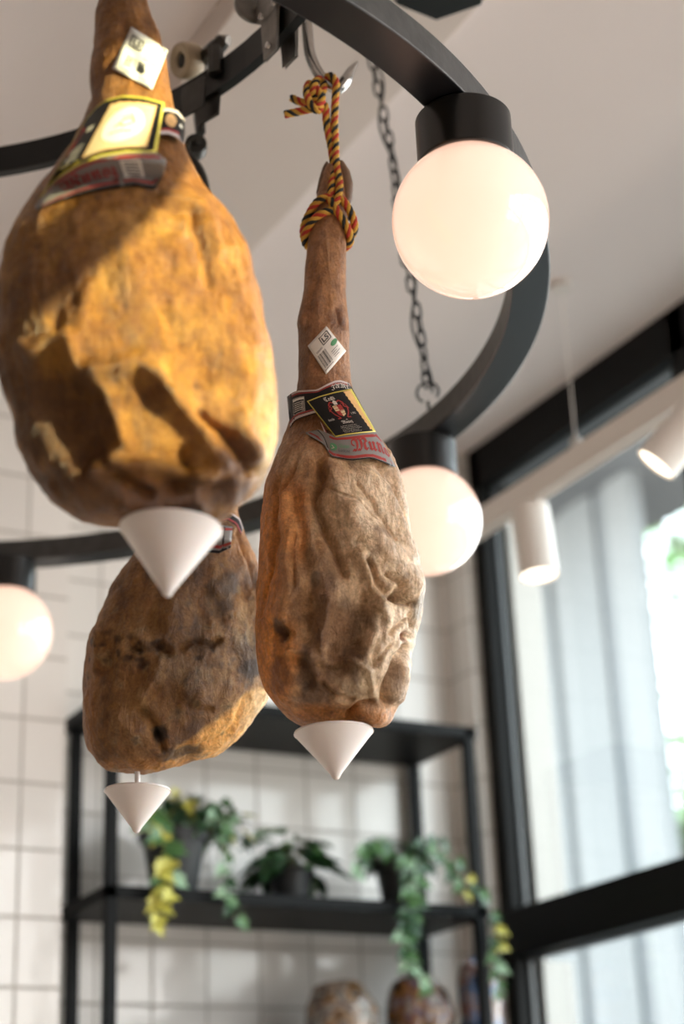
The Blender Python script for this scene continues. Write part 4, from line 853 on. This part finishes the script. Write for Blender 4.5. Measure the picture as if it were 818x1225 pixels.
def plant(x, y, label, pot_r, pot_h, crown, vines, weights, seed, kind='ivy', ls=.045, ztop=2.258):
    r_ = random.Random(seed); t = thing('potted_plant', (x, y, ztop), label, 'potted plant', 'potted plants on the shelf'); mm = [M[q] for q in MATL]; pick = lambda wts: r_.choices(range(4), wts)[0]
    MB().lathe([(0, 0), (pot_r * .68, 0), (pot_r * .70, .003), (pot_r * .95, pot_h * .86), (pot_r * 1.06, pot_h * .86), (pot_r * 1.08, pot_h), (pot_r * .98, pot_h), (pot_r * .9, pot_h * .85), (0, pot_h * .85)], (x, y, ztop), n=40).build('pot', M['pot'], t)
    MB().lathe([(0, .012), (pot_r * .5, .008), (pot_r * .9, 0)], (x, y, ztop + pot_h * .86), n=24).build('soil', M['soil'], t)
    f = MB(); st = MB()
    for i in range(crown[0]):
        a = r_.uniform(0, 2 * PI); el = r_.uniform(.1, 1.3); R_ = crown[1] * r_.uniform(.5, 1.); tip = Vector((x + crown[3] + math.cos(a) * math.cos(el) * R_, y + math.sin(a) * math.cos(el) * R_ * .8, ztop + pot_h * .9 + math.sin(el) * crown[2] * r_.uniform(.4, 1)))
        b0 = Vector((x, y, ztop + pot_h * .86)); st.tube([b0, b0.lerp(tip, .5) + Vector((0, 0, .015)), tip], .0013, 5); d = Vector((math.cos(a), math.sin(a), r_.uniform(-.9, .2)))
        leaf(f, tip, d, Vector((0, 0, 1)) + Vector((r_.uniform(-.4, .4), r_.uniform(-.6, .2), 0)), ls * r_.uniform(.7, 1.2), pick(weights), kind)
    f.build('foliage', mm, t, smooth=False); st.build('stems', M['stem'], t, auto=False)
    for pts, wts, nl_, s_ in vines:
        P_ = crom([Vector((x, y, ztop + pot_h * .9))] + [Vector(onY(px, py, yy)) for px, py, yy in pts], 8); v = MB(); v.tube(P_, .0016, 6, k=4)
        for i in range(nl_):
            q_ = P_[3 + int((len(P_) - 4) * i / nl_)]; a = r_.uniform(-1.0, 1.0) + (PI if i % 2 else 0); d = Vector((math.cos(a) * .9, -.35 + r_.uniform(-.3, .3), r_.uniform(-.9, -.1))).normalized()
            leaf(v, q_ + Vector((0, -.004, 0)), d, Vector((r_.uniform(-.3, .3), -1, .35)), s_ * r_.uniform(.75, 1.2), pick(wts), kind)
        v.build('vine', mm + [M['stem']], t, smooth=False)
G = (5, 4, 1, 0); YL = (0, 1.5, 1.5, 6); GP = (3, 4, 3, .6)
plant(1.665, 3.86, 'variegated yellow and green ivy in a black pot, leftmost on the shelf', .078, .150, (120, .15, .13, .05),
      [([(195, 985, 3.78), (196, 1030, 3.73), (188, 1060, 3.73), (192, 1090, 3.73), (180, 1112, 3.73)], YL, 13, .042), ([(185, 975, 3.78), (178, 990, 3.76), (200, 1010, 3.74), (206, 1050, 3.73), (205, 1085, 3.73)], YL, 10, .042),
       ([(248, 970, 3.78), (268, 1000, 3.74), (270, 1050, 3.73), (272, 1080, 3.73), (290, 1108, 3.73)], GP, 13, .034), ([(240, 965, 3.8), (272, 975, 3.77), (288, 985, 3.76)], GP, 6, .03), ([(230, 975, 3.8), (262, 990, 3.76), (262, 1030, 3.74)], G, 7, .034)], (4, 3, 2.5, 1.2), 5, ls=.042)
plant(1.985, 3.88, 'small dark green broad-leaved plant in a black pot, middle of the shelf', .058, .085, (30, .075, .105, 0), [], (7, 3, 1, 0.15), 8, 'broad', .085)
plant(2.29, 3.87, 'dark green trailing ivy in a black pot, rightmost on the shelf', .062, .115, (60, .11, .085, 0),
      [([(455, 1008, 3.78), (432, 1025, 3.75), (422, 1055, 3.74)], G, 9, .038), ([(510, 1010, 3.78), (535, 1040, 3.74), (558, 1075, 3.72)], GP, 13, .036), ([(520, 1005, 3.78), (560, 1050, 3.72), (590, 1100, 3.70), (592, 1150, 3.70), (598, 1195, 3.70)], (4, 4, 1.5, 1.5), 22, .034),
       ([(485, 1030, 3.76), (488, 1080, 3.73), (482, 1120, 3.73), (490, 1155, 3.73), (515, 1185, 3.73)], (5, 4, 2, .1), 22, .036), ([(498, 1030, 3.76), (500, 1075, 3.73), (492, 1110, 3.73), (486, 1140, 3.73)], (5, 4, 3, 0), 16, .034)], (6, 4, 2, 0), 12)

# ------------------------------------------------------------------ wrapped goods on the lower shelf
def mottled(name, cols, sc, pos):
    mt = bpy.data.materials.new(name); mt.use_nodes = True; n = mt.node_tree; p = n.nodes['Principled BSDF']; t = n.nodes.new('ShaderNodeTexCoord')
    v = n.nodes.new('ShaderNodeTexNoise'); v.inputs['Scale'].default_value = sc; v.inputs['Detail'].default_value = 3; r = n.nodes.new('ShaderNodeValToRGB'); r.color_ramp.interpolation = 'LINEAR'
    n.links.new(t.outputs['Object'], v.inputs['Vector']); n.links.new(v.outputs[0], r.inputs[0]); n.links.new(r.outputs[0], p.inputs['Base Color'])
    e = r.color_ramp.elements
    for i, (c, q) in enumerate(zip(cols, pos)):
        el = e[i] if i < 2 else e.new(q); el.position = q; el.color = (*c, 1)
    p.inputs['Roughness'].default_value = .16; p.inputs['Coat Weight'].default_value = .5; return mt
def bundle(cx, yy, r, zt, label, mt, seed):
    c = Vector(onY(cx, 1200, yy)); zb = 1.86; vs = []; fs = []; A_n, B_n = 64, 40; H_ = zt - zb; P_ = []
    for j in range(B_n + 1):
        ph = PI * j / B_n
        for i in range(A_n):
            th = 2 * PI * i / A_n; sx_ = math.sin(ph) ** .7; P_.append((c.x + r * sx_ * math.cos(th), yy + r * .8 * sx_ * math.sin(th), zb + H_ / 2 - math.copysign(abs(math.cos(ph)) ** .75, math.cos(ph)) * H_ / 2))
    A = np.array(P_); nz = fbm(A, 22, 4, ridge=True, off=seed) * .012 + fbm(A, 7, 2, off=seed + 5) * .015; cc_ = np.array([c.x, yy, zb + H_ / 2]); d = A - cc_; d /= np.linalg.norm(d, axis=1)[:, None]; A = A + d * nz[:, None]; A[:, 2] = np.maximum(A[:, 2], zb)
    for j in range(B_n):
        for i in range(A_n): fs.append((j * A_n + i, j * A_n + (i + 1) % A_n, (j + 1) * A_n + (i + 1) % A_n, (j + 1) * A_n + i))
    o = thing('gift_bundle', (c.x, yy, zb), label, 'wrapped bundle'); mesh_obj('cellophane_body', A, fs, mt, o)
bundle(408, 3.9, .090, 2.075, 'brown and cream mottled wrapped bundle at the bottom of the photo, left one', mottled('wrap_brown', [(.02, .012, .01), (.24, .13, .05), (.34, .28, .24), (.05, .025, .015), (.45, .42, .38)], 26, [.33, .45, .52, .58, .68]), 2)
bundle(500, 3.90, .082, 2.10, 'dark wrapped bundle with orange and purple patches behind the hanging ivy', mottled('wrap_orange', [(.02, .012, .01), (.25, .11, .03), (.08, .04, .08), (.30, .24, .2), (.03, .015, .012)], 24, [.36, .46, .52, .6, .68]), 6)
bundle(574, 3.86, .06, 2.13, 'multicoloured wrapped bundle with pale blue patch, right of the ivy', mottled('wrap_blue', [(.015, .012, .018), (.08, .16, .32), (.30, .22, .18), (.16, .06, .07), (.4, .38, .35)], 24, [.36, .46, .52, .58, .68]), 9)
